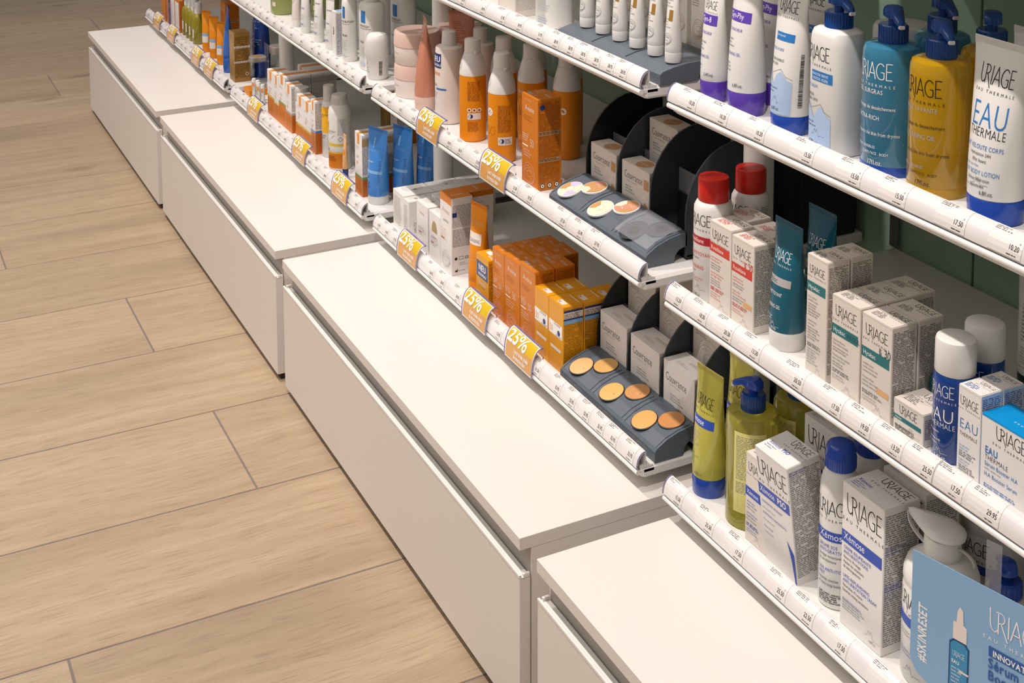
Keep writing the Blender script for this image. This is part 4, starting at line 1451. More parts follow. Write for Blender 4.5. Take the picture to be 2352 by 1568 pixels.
def k_cyantube():
    r, h, ch = .0215, .150, .018
    A = art_line([(-.003, h - .020), (-.003, h - .037)], .0045, CYANL) + T(-.014, h - .046, .0058, 'LA ROCHE-POSAY', CYANL, 'l', 'r', .62) + R_(-.03, .062, .03, .068, CYANL, .003)
    A += T(-.016, .083, .005, 'après-soleil', WINK, 'l', 'r', .7) + T(-.016, .052, .0062, 'IOS', NAVY, 'l', 'b', .9) + MI(-.016, .03, .008, .046, .0032, NAVY) + MI(.018, .04, .026, .09, .003, NAVY)
    return tube('after_sun_tube', r, h, ch, CYAN, PLW, A, 1.32, None, 1.0, .96)


def k_lrpbottle(a, b, h):
    prof = [(0, a * .94, b * .94), (.002, a, b), (h - .022, a, b), (h - .008, a * .97, b * .97), (h - .003, a * .85, b * .85), (h, a * .5, b * .5)]
    A = R_(-a * .55, h - .040, a * .0, h - .016, BLU, .003) + T(-a * .75, h - .049, .0068, 'ROCHE-POSAY', INK, 'l', 'r', .66) + MI(-a * .75, h - .053, a * .6, h - .050, .0024, GREY)
    A += T(-a * .75, h * .4, .007, 'LIPIKAR', INK, 'l', 'r', .66) + MI(-a * .75, h * .18, a * .4, h * .36, .0034, GREYL) + MI(-a * .75, .008, a * .4, h * .13, .003, BLU)
    return bottle('body_milk_bottle', prof, PLW, [('cap', [(h - .001, a * .5), (h + .001, a * .54), (h + .022, a * .52), (h + .024, a * .46)], PLW)], A, ex=2.6, yaw0=.62)


def k_simpletube(r, h, ch, body, cap, inks, flat=1.2):
    A = []
    for (v0, v1, m, p) in inks:
        A += R_(-r, v0, r, v1, m, .003) if p == 0 else MI(-r * .8, v0, r * .8, v1, p, m)
    return tube('skincare_tube', r, h, ch, body, cap, A, flat)


def k_oliveoil():
    prof = [(0, .0168), (.002, .0182), (.074, .0182), (.082, .0160), (.088, .0110), (.090, .0095)]
    A = R_(-.012, .018, .008, .044, PINKW, .003) + MI(-.010, .02, .007, .042, .003, GREYL) + T(-.012, .060, .006, 'VICHY', YLAB, 'l', 'r', .8)
    return bottle('face_oil_bottle', prof, OILB, [('cap', [(.0885, .0102), (.090, .0108), (.100, .0107), (.1005, .0098), (.120, .0096), (.1215, .0085)], PLW)], A)


def k_goldbox():
    wd, d, h = .047, .042, .130
    F = art_line([(-.010, h - .028), (-.002, h - .058), (.008, h - .028)], .002, GOLDL) + MI(-.018, .01, .014, .05, .004, ROSE) + MI(-.018, h - .02, .016, h - .008, .003, GOLDD)
    R = R_(-d / 2, h * .685, d / 2, h * .735, PINKW) + R_(-d / 2, h * .385, d / 2, h * .425, PINKW) + MI(-d / 2 + .002, .01, d / 2 - .002, h - .008, .0027, GOLDD, .95, .5, .06)
    R += art_disc(.012, h * .155, .0042, PINKW, 16) + art_disc(.012, h * .155, .0028, GOLDD, 10)
    return carton('anti_age_carton', wd, d, h, GOLD, F, R)


def k_bluebottle():
    prof = [(0, .021), (.002, .0228), (.05, .0228), (.12, .020), (.17, .0155), (.19, .0135)]
    A = MI(-.01, .08, .03, .16, .006, CYANL, .5)
    return bottle('sun_milk_bottle', prof, DEEPB, [('cap', [(.189, .0132), (.191, .0142), (.215, .0138)], DEEPB)], A)


def k_plainjar():
    root = empty('cream_jar')
    g = G()
    lathe(g, [(0, .029), (.003, .031), (.09, .031), (.098, .029)], PLW, 40)
    g.build('jar_body', root, True)
    g = G()
    lathe(g, [(.098, .030), (.1, .0332), (.118, .0332), (.122, .031), (.1225, .029)], PLW, 40)
    g.build('jar_lid', root, True)
    return root


def k_pot():
    """big white pump bottle with lever head"""
    r = .0375
    prof = [(0, r * .95), (.003, r), (.094, r), (.098, r * .965), (.101, r * .965), (.104, r), (.112, r * .985), (.121, r * .9), (.127, r * .7), (.130, .0195)]
    A = R_(-.045, .060, .045, .070, BLUD, .003) + art_logo(.0, .080, .042, INK, h=.014) + MI(-.02, .045, .02, .056, .0035, GREY) + MI(-.02, .026, .02, .036, .0034, BLUD) + art_alps(-.004, .012, .008, GREY)
    root = bottle('balm_pump_bottle', prof, PLW, [('pump_collar', [(.1295, .0180), (.131, .0188), (.148, .0180), (.150, .0172)], PLW)], A)
    g = G()
    # lever head: flat drop shape with a spout curling down at the left
    rows = []
    for z, sc in [(.1495, .78), (.1525, .98), (.157, 1.0), (.160, .86), (.1612, .5)]:
        rw = []
        for i in range(28):
            t = 2 * pi * i / 28
            c, s_ = cos(t), sin(t)
            rx = .024 if c > 0 else .041
            ry = .0195 * (1 if c > 0 else (1 - .72 * abs(c) ** 1.4))
            rw.append((c * rx * sc, s_ * ry * sc, z + (0.003 if c < 0 else 0) * abs(c)))
        rows.append(rw)
    g.grid(rows, PLW)
    h = g.build('lever_head', root, True)
    h.rotation_euler = (0, 0, radians(12))
    g = G()
    pts = []
    for i in range(13):
        t = i / 12
        pts.append((-.040 + .022 * t ** 1.5, .158 - .026 * (t ** .55)))
    out = [(x - .0011, z - .0011) for x, z in pts]
    g.prism(pts + out[::-1], 'y', -.0018, .0018, PLW)
    g.build('carry_loop', h, True)
    g = G()
    pts = [(.018 + .018 * sin(t * pi / 14), .141 - .007 + .010 * cos(t * pi / 14)) for t in range(9)]
    out = [(x + .001, z + .001) for x, z in pts]
    g.prism(pts + out[::-1], 'y', -.0014, .0014, SMOKE)
    g.build('safety_clip', h, True)
    return root


def k_stick():
    prof = [(0, .0050), (.030, .0050)]
    return bottle('lip_care_stick', prof, PLW, [('cap', [(.030, .0053), (.048, .0053), (.0495, .0045)], PLW)], R_(-.007, .0, .007, .008, BLU, .002) + R_(-.003, .012, .001, .018, RED, .002) + MI(-.003, .02, .004, .028, .0025, GREY) + R_(-.007, .03, .007, .04, ORA, .002))


KINDS = {
    'ros': (lambda: white_box('redness_cream_carton', .043, .033, .109, RED, 'Roséliane', RED), 'box'),
    'ros30': (lambda: white_box('redness_cream_carton', .043, .033, .106, RED, 'Roséliane', RED, spf=RED, swatch=GOLDL, bandv=.60), 'box'),
    'hyA': (lambda: white_box('serum_carton', .034, .030, .134, TEALI, 'Hyséac', GREY, bandv=.70), 'box'),
    'hyB': (lambda: white_box('skincare_carton', .0445, .033, .105, TEALI, 'Hyséac', GREY, bandv=.60, bt2=('REGUL', mat('deep_teal_ink', (16, 72, 80), .4), 'r')), 'box'),
    'hy30': (lambda: white_box('skincare_carton', .0445, .033, .104, TEALI, 'Hyséac', GREY, spf=mat('deep_teal_ink', (16, 72, 80), .4), swatch=GOLDL, bandv=.56), 'box'),
    'hyS': (lambda: white_box('small_cream_carton', .042, .040, .0345, TEALI, 'Hyséac', GREY, bandv=.42, bandh=.0045, sizeb=.0035, logow=.024, side=NAVY), 'box'),
    'hyT': (lambda: carton('teal_carton', .03, .03, .045, TEALI, T(-.012, .028, .004, 'Hyséac', WINK)), 'box'),
    'eaubox': (k_eaubox, 'box'), 'boost': (k_boost, 'box'),
    'xsmall': (lambda: white_box('cream_carton', .040, .034, .108, BLUD, 'Xémose', BLUD, bandv=.52), 'box'),
    'pso': (k_pso, 'box'), 'bigx': (k_bigx, 'box'),
    'wpump2': (lambda: bottle('pump_bottle', [(0, .027), (.002, .029), (.066, .029), (.076, .026), (.079, .016)], PLW, [('pump_collar', [(.0785, .0150), (.080, .0158), (.094, .0155), (.096, .0135)], BCAP, 24)], pump=(.095, BCAP, radians(150), 1.0)), 'bottle'),
    'contw': (lambda: k_contour(.074, .036, .112), 'box'),
    'avO': (lambda: av_box('sun_care_carton', .050, .034, .123, ORAD, PINKW, ORABR, topgrey=True), 'box'),
    'avO1': (lambda: av_box('sun_care_carton', .042, .034, .112, ORAD, PINKW, ORABR), 'box'),
    'avO2': (lambda: av_box('sun_care_carton', .052, .034, .116, ORAD, PINKW, ORABR), 'box'),
    'avY': (lambda: av_box('sun_care_carton', .044, .034, .103, YEL, GOLDL, YELD, lab50=True, navy=True), 'box'),
    'avbig': (lambda: av_box('sun_milk_carton', .052, .040, .140, ORAD, PINKW, ORABR, sidebox=1, topgrey=True), 'box'),
    'neu': (k_neu, 'box'), 'couv': (k_couv, 'box'), 'couv2': (k_couv2, 'box'),
    'tall': (k_tall, 'box'), 'tall2': (k_tall2, 'box'),
    'wprot': (lambda: k_whitebox(.026, .032, .068, prot=True), 'box'),
    'wlong': (lambda: k_whitebox(.052, .062, .070, prot=True), 'box'),
    'wc': (lambda: k_whitebox(.050, .034, .086), 'box'), 'wd': (lambda: k_whitebox(.048, .034, .086, oval=True), 'box'),
    'cont1': (lambda: k_contour(.075, .04, .14), 'box'), 'cont2': (lambda: k_contour(.055, .045, .15), 'box'), 'cont3': (lambda: k_contour(.034, .030, .115), 'box'),
    'lrp1': (lambda: k_lrp(.052, .040, .108, PROMO, .40), 'box'), 'lrp2': (lambda: k_lrp(.034, .034, .108, YLAB, .36), 'box'),
    'lrp3': (lambda: k_lrp(.052, .062, .120, GREENI, .42, sideband=GREYL), 'box'), 'lrp4': (lambda: k_lrp(.042, .030, .110, GREYL, .38), 'box'),
    'lrp5': (lambda: k_lrp(.048, .030, .104, PROMO, .33), 'box'), 'lrp6': (lambda: k_lrp(.028, .044, .118, CYAN, .40), 'box'),
    'lrp7': (lambda: k_lrp(.040, .046, .126, GREENI, .28, sideband=mat('olive_gold', (172, 146, 96), .4)), 'box'),
    'gold': (k_goldbox, 'box'),
    'gynS': (lambda: k_gyn(.0168, .150, .026, False, 'Gyn-8', '3.4fl.oz.'), 'tube'), 'gynL': (lambda: k_gyn(.0225, .176, .028, True, 'Gyn-Phy', '6.8fl.oz.'), 'tube'),
    'mtn': (lambda: k_mtn(.0225, .168, .022), 'tube'), 'eau': (lambda: k_eau(.0262, .168, .024), 'tube'),
    'teal': (k_teal, 'tube'), 'ytube': (k_ytube, 'tube'),
    'otube': (lambda: k_simpletube(.0185, .148, .018, ORA, ORA, [(.112, .124, GOLDL, .011), (.080, .100, PINKW, 0), (.083, .092, NAVY, .008), (.05, .07, GOLDL, .005)]), 'tube'),
    'red': (k_redcap, 'bottle'), 'wpump': (k_whitepump, 'bottle'), 'bpump': (lambda: k_bluepump(BLUB, WINK, WINK), 'bottle'), 'opump': (lambda: k_bluepump(OIL, INK, GREYL), 'bottle'),
    'xpump': (k_xpump, 'bottle'), 'aero': (k_aero, 'bottle'), 'eaub': (k_eaubottle, 'bottle'), 'pot': (k_pot, 'bottle'), 'jar1': (k_plainjar, 'jar'),
    'spA': (lambda: orange_spray(.1705, 0), 'bottle'), 'spB': (lambda: orange_spray(.1745, 1), 'bottle'), 'spC': (lambda: orange_spray(.172, 2), 'bottle'),
    'neub': (k_neubottle, 'bottle'), 'jar': (k_jar, 'jar'), 'roll': (k_roll, 'deodorant'), 'can': (k_spraycan, 'spray can'), 'lspray': (k_lrpspray, 'bottle'),
    'cyan': (k_cyantube, 'tube'), 'milkL': (lambda: k_lrpbottle(.0295, .0245, .137), 'bottle'), 'milkS': (lambda: k_lrpbottle(.0165, .0150, .130), 'bottle'),
    'olive': (k_oliveoil, 'bottle'), 'bluem': (k_bluebottle, 'bottle'), 'stick': (k_stick, 'lip stick'),
    'rose': (lambda: k_simpletube(.0205, .168, .026, ROSE, PINK, [(.03, .036, PINK, .003), (.08, .15, ORABR, .0036)]), 'tube'),
    'blut': (lambda: k_simpletube(.0150, .178, .040, MIDB, MIDB, [(.08, .15, CYANL, .004)]), 'tube'),
    'ort': (lambda: k_simpletube(.0128, .118, .014, ORA, ORA, [(.028, .046, PINKW, 0), (.047, .054, CYANL, 0), (.075, .095, GOLDL, .004)]), 'tube'),
    'covt': (lambda: tube('tinted_cream_tube', .0108, .110, .014, PLW, PLW, art_swirl(0, .030, .0085, GREY, .0003) + MI(-.008, .044, .006, .058, .003, GREY) + R_(.001, .054, .008, .068, GOLD, .003) + MI(-.008, .07, .008, .09, .0034, GREY), 1.1), 'tube'),
    'sertube': (lambda: k_simpletube(.0190, .150, .024, PLW, TEALD, [(.06, .10, INK, .0036), (.036, .055, GREY, .0028), (.032, .0325, GREY, 0)]), 'tube'),
    'ctube': (lambda: k_simpletube(.0062, .092, .02, GOLDL, NAVY, [(.05, .06, ORA, 0)]), 'tube'),
    'wt1': (lambda: k_simpletube(.0100, .110, .016, PINKW, PLW, [(.05, .07, INK, .004), (.08, .09, GREY, .003)]), 'tube'),
    'wt2': (lambda: k_simpletube(.0112, .112, .016, PLW, PLW, [(.082, .087, NAVY, .0046), (.05, .06, BLU, .005), (.03, .045, GREYL, .003), (.018, .024, BLU, .0024)]), 'tube'),
    'medb': (lambda: carton('repair_balm_carton', .020, .030, .094, CARD, T(.003, .045, .009, 'MED', INK, 'l', 'b', .9, ang=pi / 2), MI(-.012, .004, .012, .09, .0022, NAVY, 1, .45), R_(-.008, -.01, .008, .01, CYANL)), 'box'),
    'ogl': (lambda: bottle('shower_oil_bottle', [(0, .029), (.002, .031), (.13, .031), (.15, .026), (.16, .012)], LOTION, [('cap', [(.16, .012), (.161, .013), (.18, .012)], PLW)], R_(.006, .02, .02, .03, PINKW, .003), ex=2.8), 'bottle'),
    'clearcap': (lambda: bottle('face_mist_bottle', [(0, .0150), (.002, .0160), (.078, .0160), (.084, .014)], PLW, [('spray_cap', [(.084, .0165), (.0855, .0168), (.108, .0160), (.112, .0150), (.113, .010)], SMOKE, 24)], R_(-.010, .064, .0, .080, ORA, .003) + R_(-.02, .004, .02, .03, ORAD, .003) + R_(-.02, .03, .02, .034, GREENI, .003)), 'bottle'),
    'darkb': (lambda: bottle('amber_bottle', [(0, .016), (.002, .018), (.11, .018), (.125, .012)], mat('dark_brown_glass', (44, 34, 26), .15, coat=.5), [('cap', [(.125, .012), (.126, .013), (.145, .012)], BLACK)], MI(-.016, .03, .016, .09, .004, GREY)), 'bottle'),
    'bluebox': (lambda: carton('blue_carton', .06, .05, .105, mat('steel_blue_card', (70, 128, 172), .4)), 'box'),
    'obox': (lambda: carton('orange_carton', .055, .04, .10, ORAD, MI(-.02, .02, .02, .09, .008, GOLDL)), 'box'),
    'rbox': (lambda: carton('patterned_carton', .055, .035, .10, mat('rose_card', (190, 120, 100), .4), R_(.004, .0, .024, .1, NAVY) + art_ring(.014, .06, .008, .002, CYANL, 12) + art_ring(.014, .03, .008, .002, CYANL, 12)), 'box'),
    'wobox': (lambda: carton('white_carton_amber_top', .052, .034, .098, CARD, R_(-.026, .09, .026, .098, ORAD) + MI(-.02, .01, .02, .08, .004, GREYL) + R_(.020, .0, .026, .098, ORAD), [( [(-.017, 0), (.017, 0), (.017, .098), (-.017, .098)], ORAD2)], topm=ORAD), 'box'),
}

# ================================================================== PLACEMENT
UB = 'white cartons of the nearest bay'
# ---- nearest bay, third level
P('gynS', 3.019, .232, 3, 'small white tube with violet band and cap, leftmost on its shelf')
P('gynL', 3.079, .236, 3, 'larger white tube with violet band and violet cap beside the small violet capped one')
P('gynL', 3.058, .292, 3, 'white violet banded tube standing behind the larger violet capped tube')
P('mtn', 3.160, .237, 3, 'white tube with pale blue mountain print and blue cap')
P('mtn', 3.142, .288, 3, 'white mountain print tube half hidden behind the front mountain tube')
P('wpump', 3.236, .238, 3, 'white flat sided pump bottle with mountain print and blue collar')
P('bpump', 3.309, .247, 3, 'transparent blue gel pump bottle with white lettering')
P('opump', 3.378, .246, 3, 'golden oil pump bottle with dark blue pump')
P('eau', 3.459, .240, 3, 'white body lotion tube with big blue letters and blue cap')
P('opump', 3.372, .318, 3, 'golden oil pump bottle in the second row behind the white lotion tube', rot=165)
P('bpump', 3.300, .322, 3, 'blue gel pump bottle in the second row behind the golden oil bottle', rot=10)
P('jar1', 3.218, .345, 3, 'round white jar with wide lid behind the blue gel bottle')
P('eau', 3.449, .300, 3, 'white lotion tube at the right picture edge, behind the front lotion tube')
P('gynL', 3.020, .345, 3, 'violet banded white tube in the back row by the shelf post')
# ---- nearest bay, second level
P('red', 3.016, .236, 2, 'white cleansing bottle with red cap, front one')
P('red', 3.010, .296, 2, 'white cleansing bottle with red cap, the one standing behind')
P('ros', 3.061, .2315, 2, 'white carton with red band beside the front red capped bottle')
P('ros30', 3.1055, .2315, 2, 'white carton with red band and red number thirty')
P('ros', 3.047, .2675, 2, 'red banded carton in the second row behind the plain red banded one')
P('ros30', 3.094, .2675, 2, 'red banded carton in the second row behind the number thirty one')
P('teal', 3.163, .236, 2, 'teal tube with grey band and white cap, front one')
P('teal', 3.148, .296, 2, 'teal tube standing behind, only its crimped end showing')
P('hyA', 3.2385, .230, 2, 'tall narrow white carton with teal band')
P('hyA', 3.2385, .262, 2, 'tall narrow white carton directly behind the front tall one')
P('hyB', 3.2865, .231, 2, 'white carton with two tone teal band, front of its row')
P('hyB', 3.2865, .2655, 2, 'white carton with teal band, second in the row right of the tall cartons')
P('hyB', 3.2865, .300, 2, 'white carton with teal band, rearmost in the row right of the tall cartons')
P('hy30', 3.3335, .231, 2, 'white teal banded carton with the number thirty, front one')
P('hy30', 3.3335, .266, 2, 'white teal banded carton behind the number thirty carton')
P('hyS', 3.381, .235, 2, 'low white carton with thin teal band beside the blue essence bottle')
P('hyT', 3.372, .280, 2, 'small teal carton behind the low white carton')
P('eaub', 3.4225, .2335, 2, 'dark blue essence bottle with white cap, front one')
P('eaub', 3.412, .282, 2, 'dark blue essence bottle with white cap, second one behind')
P('eaubox', 3.4605, .228, 2, 'narrow white carton with blue letters right of the blue bottle')
P('eaubox', 3.4605, .256, 2, 'narrow white carton with blue side print, directly behind its twin')
P('boost', 3.514, .233, 2, 'white serum carton with bright blue top at the right picture edge')
P('sertube', 3.372, .400, 2, 'white tube with black green cap alone at the back of the shelf', rot=20)
# ---- nearest bay, lowest level
P('ytube', 3.018, .234, 1, 'yellow green tube with blue band and cap, front one', rot=4)
P('ytube', 3.012, .286, 1, 'yellow green tube standing behind, its top under the shelf edge')
P('xpump', 3.090, .2455, 1, 'yellow cleansing oil pump bottle with its back label and barcode turned to the front')
P('xpump', 3.092, .314, 1, 'yellow cleansing oil pump bottle in the second row', rot=-40)
P('xsmall', 3.140, .231, 1, 'narrow white carton with blue band partly behind the leaning carton')
P('pso', 3.191, .236, 1, 'white carton with blue band leaning forward over the price rail', tilt=7.5)
P('aero', 3.258, .237, 1, 'white spray bottle with ribbed blue cap, front one')
P('aero', 3.250, .286, 1, 'white spray bottle with blue cap, second one behind')
P('bigx', 3.320, .239, 1, 'largest white carton with blue band, front one')
P('bigx', 3.190, .292, 1, 'large white carton with blue band in the second row behind the leaning carton')
P('bigx', 3.318, .296, 1, 'large white carton directly behind the front largest one')
P('pot', 3.397, .2505, 1, 'big white balm bottle with lever head and blue band', rot=0)
P('pot', 3.350, .375, 1, 'big white balm bottle in the second row behind the poster')
P('wpump2', 3.418, .318, 1, 'white bottle whose royal blue pump shows above the poster')
P('bigx', 3.470, .380, 1, 'large white carton at the back by the right picture edge')

# ---- third bay, lowest level
WG = 'small white cartons in rows at the left of the third bay'
P('wlong', 2.034, .247, 1, 'long low white carton, leftmost in the third bay')
for i, (x, y, lab) in enumerate([(2.034, .311, 'low white carton right behind the leftmost one'), (2.034, .375, 'low white carton, rearmost at the left of the third bay')]):
    P('wlong', x, y, 1, lab, group=WG)
P('wprot', 2.0745, .231, 1, 'small white carton with vertical lettering on its side')
for k in range(4):
    P('wprot', 2.0745, .2645 + .0335 * k, 1, ['small white carton, %s behind the vertically lettered one' % t for t in ('first', 'second', 'third', 'fourth')][k], group=WG)
P('wc', 2.150, .232, 1, 'plain white carton with thin red stroke, left of the olive oval one')
P('wd', 2.205, .232, 1, 'white carton with olive half oval print')
P('wc', 2.135, .268, 1, 'plain white carton in the second row behind the red stroked one', group=WG)
P('tall', 2.255, .235, 1, 'tall white carton with orange top and fine print side, front one')
P('tall2', 2.238, .2815, 1, 'tall white carton with orange top, second one behind')
P('otube', 2.345, .236, 1, 'orange sun cream tube standing left of the small amber carton', rot=12)
P('neu', 2.412, .2225, 1, 'small amber carton with dark blue new-product panel')
P('avO1', 2.461, .2315, 1, 'orange carton beside the small amber one, first of three', group=None)
P('avO2', 2.5095, .2315, 1, 'orange carton in the middle of the front three')
P('avO', 2.5625, .2315, 1, 'orange carton, tallest and rightmost of the front three')
P('avO1', 2.461, .267, 1, 'orange carton in the second row, leftmost')
P('avO2', 2.5095, .267, 1, 'orange carton in the second row, middle')
P('avO', 2.5625, .267, 1, 'orange carton in the second row, rightmost')
P('avO1', 2.461, .3025, 1, 'orange carton in the third row, left')
P('avO2', 2.5095, .3025, 1, 'orange carton in the third row, right')
P('avY', 2.6085, .2315, 1, 'amber carton with white fifty label, left of the front pair')
P('avY', 2.6535, .2315, 1, 'amber carton with navy print side, right of the front pair')
P('avY', 2.6085, .2665, 1, 'amber carton directly behind the left one of the front pair')
P('avY', 2.6535, .2665, 1, 'amber carton directly behind the right one of the front pair')
P('avY', 2.6535, .3015, 1, 'amber carton, rearmost beside the dark divider')

# ---- third bay, second level
P('jar', 2.026, .2600, 2, 'pinkish white cream jar with pink lid, lower one of the front stack')
P('jar', 2.026, .2600, 2, 'pinkish white cream jar stacked on top of the front stack', z=S[2] + .0615)
P('jar', 2.024, .350, 2, 'pinkish cream jar, lower one of the rear stack')
P('jar', 2.024, .350, 2, 'pinkish cream jar on top of the rear stack', z=S[2] + .0615)
P('rose', 2.122, .236, 2, 'rose coloured tube turned edge on before the new white bottle', rot=-16)
P('rose', 2.100, .318, 2, 'rose coloured tube in the second row, front facing', rot=50)
P('neub', 2.209, .244, 2, 'white after sun bottle with dark blue new-product square')
P('spA', 2.318, .238, 2, 'orange spray bottle with white shoulder beside the white bottle, left of the front pair')
P('spB', 2.4365, .234, 2, 'orange spray bottle with small round emblem, right of the front pair')
P('spA', 2.330, .290, 2, 'orange spray bottle, second one behind the left front bottle')
P('neub', 2.214, .302, 2, 'white bottle in the second row behind the orange spray bottles')
P('spC', 2.400, .306, 2, 'orange spray bottle behind the front pair, its lettering half seen')
P('spA', 2.335, .345, 2, 'orange spray bottle in the back row, left')
P('spC', 2.470, .334, 2, 'orange spray bottle standing behind the orange carton')
P('spC', 2.410, .372, 2, 'orange spray bottle in the farthest row', rot=40)
P('avbig', 2.569, .235, 2, 'tall orange carton with cream stripes on its side')

# ---- third bay, third level
P('cont1', 2.395, .250, 3, 'large cream carton with line swirl, left one on the upper shelf')
P('cont2', 2.492, .238, 3, 'cream carton with line swirl, middle one on the upper shelf')
P('milkL', 2.590, .245, 3, 'white bottle left of the slate display on the upper shelf')

# ---- second bay, second level
P('ogl', 1.245, .248, 2, 'pale green oil bottle on the second level of the second bay')
P('wt1', 1.398, .228, 2, 'slim pale tube beside the green bottle', rot=22)
P('wt2', 1.465, .228, 2, 'slim white tube with blue print, left of three', rot=22)
P('wt2', 1.556, .228, 2, 'slim white tube with blue print, middle of three', rot=22)
P('wt2', 1.632, .228, 2, 'slim white tube with blue print, right of three', rot=22)
P('medb', 1.688, .230, 2, 'narrow white carton with upright black letters')
P('milkS', 1.735, .233, 2, 'slim white bottle with blue square')
P('milkL', 1.815, .252, 2, 'broad white bottle with blue square, front one')
P('milkL', 1.790, .330, 2, 'broad white bottle with blue square in the back row')
P('milkL', 1.700, .320, 2, 'broad white bottle behind the slim white bottle')
P('roll', 1.890, .2335, 2, 'small white roll-on with domed cap at the shelf end')
P('darkb', 1.860, .400, 2, 'dark brown bottle in the back row beside the post')
P('darkb', 1.800, .420, 2, 'dark brown bottle in the back row, farther left')
P('ogl', 1.330, .320, 2, 'pale green oil bottle in the second row')
P('milkL', 1.560, .320, 2, 'broad white bottle behind the slim white tubes')
P('milkL', 1.150, .320, 2, 'broad white bottle left of the pale green bottles')

# ---- second bay, lowest level
for i, (x, y) in enumerate([(1.062, .222), (1.082, .226), (1.104, .222), (1.125, .226)]):
    P('stick', x, y, 1, 'little white care stick with coloured bands, %s of the four from the left' % ('first', 'second', 'third', 'fourth')[i], group='four little sticks')
P('lrp1', 1.225, .236, 1, 'white and orange carton, first of the second bay')
P('lrp2', 1.270, .233, 1, 'slim white and orange carton, second from the left')
P('lrp3', 1.3155, .247, 1, 'deep white and orange carton with green stripe')
P('lrp3', 1.3155, .311, 1, 'deep white and orange carton behind the green striped one')
P('lrp3', 1.262, .311, 1, 'deep carton in the second row, left')
P('lrp4', 1.365, .231, 1, 'white carton with amber tab and grey stripe')
P('clearcap', 1.406, .236, 1, 'mist bottle with frosted cap between the cartons')
P('lrp5', 1.450, .231, 1, 'white and orange carton with yellow stripe, left twin')
P('lrp5', 1.4995, .231, 1, 'white and orange carton with yellow stripe, right twin')
P('lrp6', 1.5395, .238, 1, 'narrow white and orange carton with blue stripe')
P('lspray', 1.5725, .242, 1, 'slim spray bottle with yellow panel and frosted cap')
P('can', 1.654, .237, 1, 'white aerosol can with orange base and clear cap')
P('ctube', 1.722, .224, 1, 'tiny golden tube with navy cap')
P('lrp7', 1.828, .237, 1, 'white carton with green and orange base left of the blue tubes')
P('lrp7', 1.828, .285, 1, 'white carton with green and orange base, directly behind its twin')
P('cyan', 1.885, .234, 1, 'blue after sun tube, front one', rot=20)
P('cyan', 1.897, .282, 1, 'blue after sun tube, second in the row', rot=20)
P('cyan', 1.905, .330, 1, 'blue after sun tube, rearmost in the row', rot=20)
P('lrp7', 1.56, .420, 1, 'white and orange carton in the far back of the second bay')

# ---- far bay, lowest level
P('bluebox', .030, .262, 1, 'plain blue carton at the very end of the run')
P('obox', .092, .235, 1, 'orange carton at the far end')
P('rbox', .152, .235, 1, 'rose carton with blue ring pattern')
P('wobox', .210, .235, 1, 'white carton with amber top, left one')
P('wobox', .266, .235, 1, 'white carton with amber top, right one')
for i, x in enumerate((.316, .357, .399, .442)):
    P('olive', x, .239, 1, 'olive green oil bottle with white cap, %s of four from the far end' % ('first', 'second', 'third', 'last')[i], group='olive green oil bottles')
P('ort', .545, .236, 1, 'orange tube with pale label, first after the oil bottles', rot=40)
P('ort', .625, .236, 1, 'orange tube with pale label, middle of three', rot=40)
P('ort', .702, .236, 1, 'orange tube with pale label, last of three', rot=30)
P('avbig', .560, .300, 1, 'tall orange carton behind the three orange tubes')
P('blut', .790, .232, 1, 'mid blue tube turned edge on before the bronze carton', rot=-6)
P('gold', .880, .2375, 1, 'bronze carton with two cream stripes at the end of the far bay')
P('bluem', .870, .300, 1, 'deep blue bottle behind the bronze carton')
P('bluem', .790, .320, 1, 'deep blue bottle, left of its twin')
P('bluem', .450, .330, 1, 'deep blue bottle in the back, behind the olive oil bottles')


# ================================================================== TESTER DISPLAYS
def quarter(y0, zf, y1, z1, n=9):
    """divider outline: straight front edge, rounded shoulder, notch near the back"""
    pts = [(y0, .004), (y0, zf)]
    for i in range(1, n + 1):
        a = i / n * pi / 2
        pts.append((y1 - (y1 - y0) * cos(a), zf + (z1 - zf) * sin(a)))
    pts += [(y1 + .012, z1), (y1 + .012, z1 - .010), (y1 + .026, z1 - .010), (y1 + .026, z1), (y1 + .05, z1), (y1 + .05, .004)]
    return pts


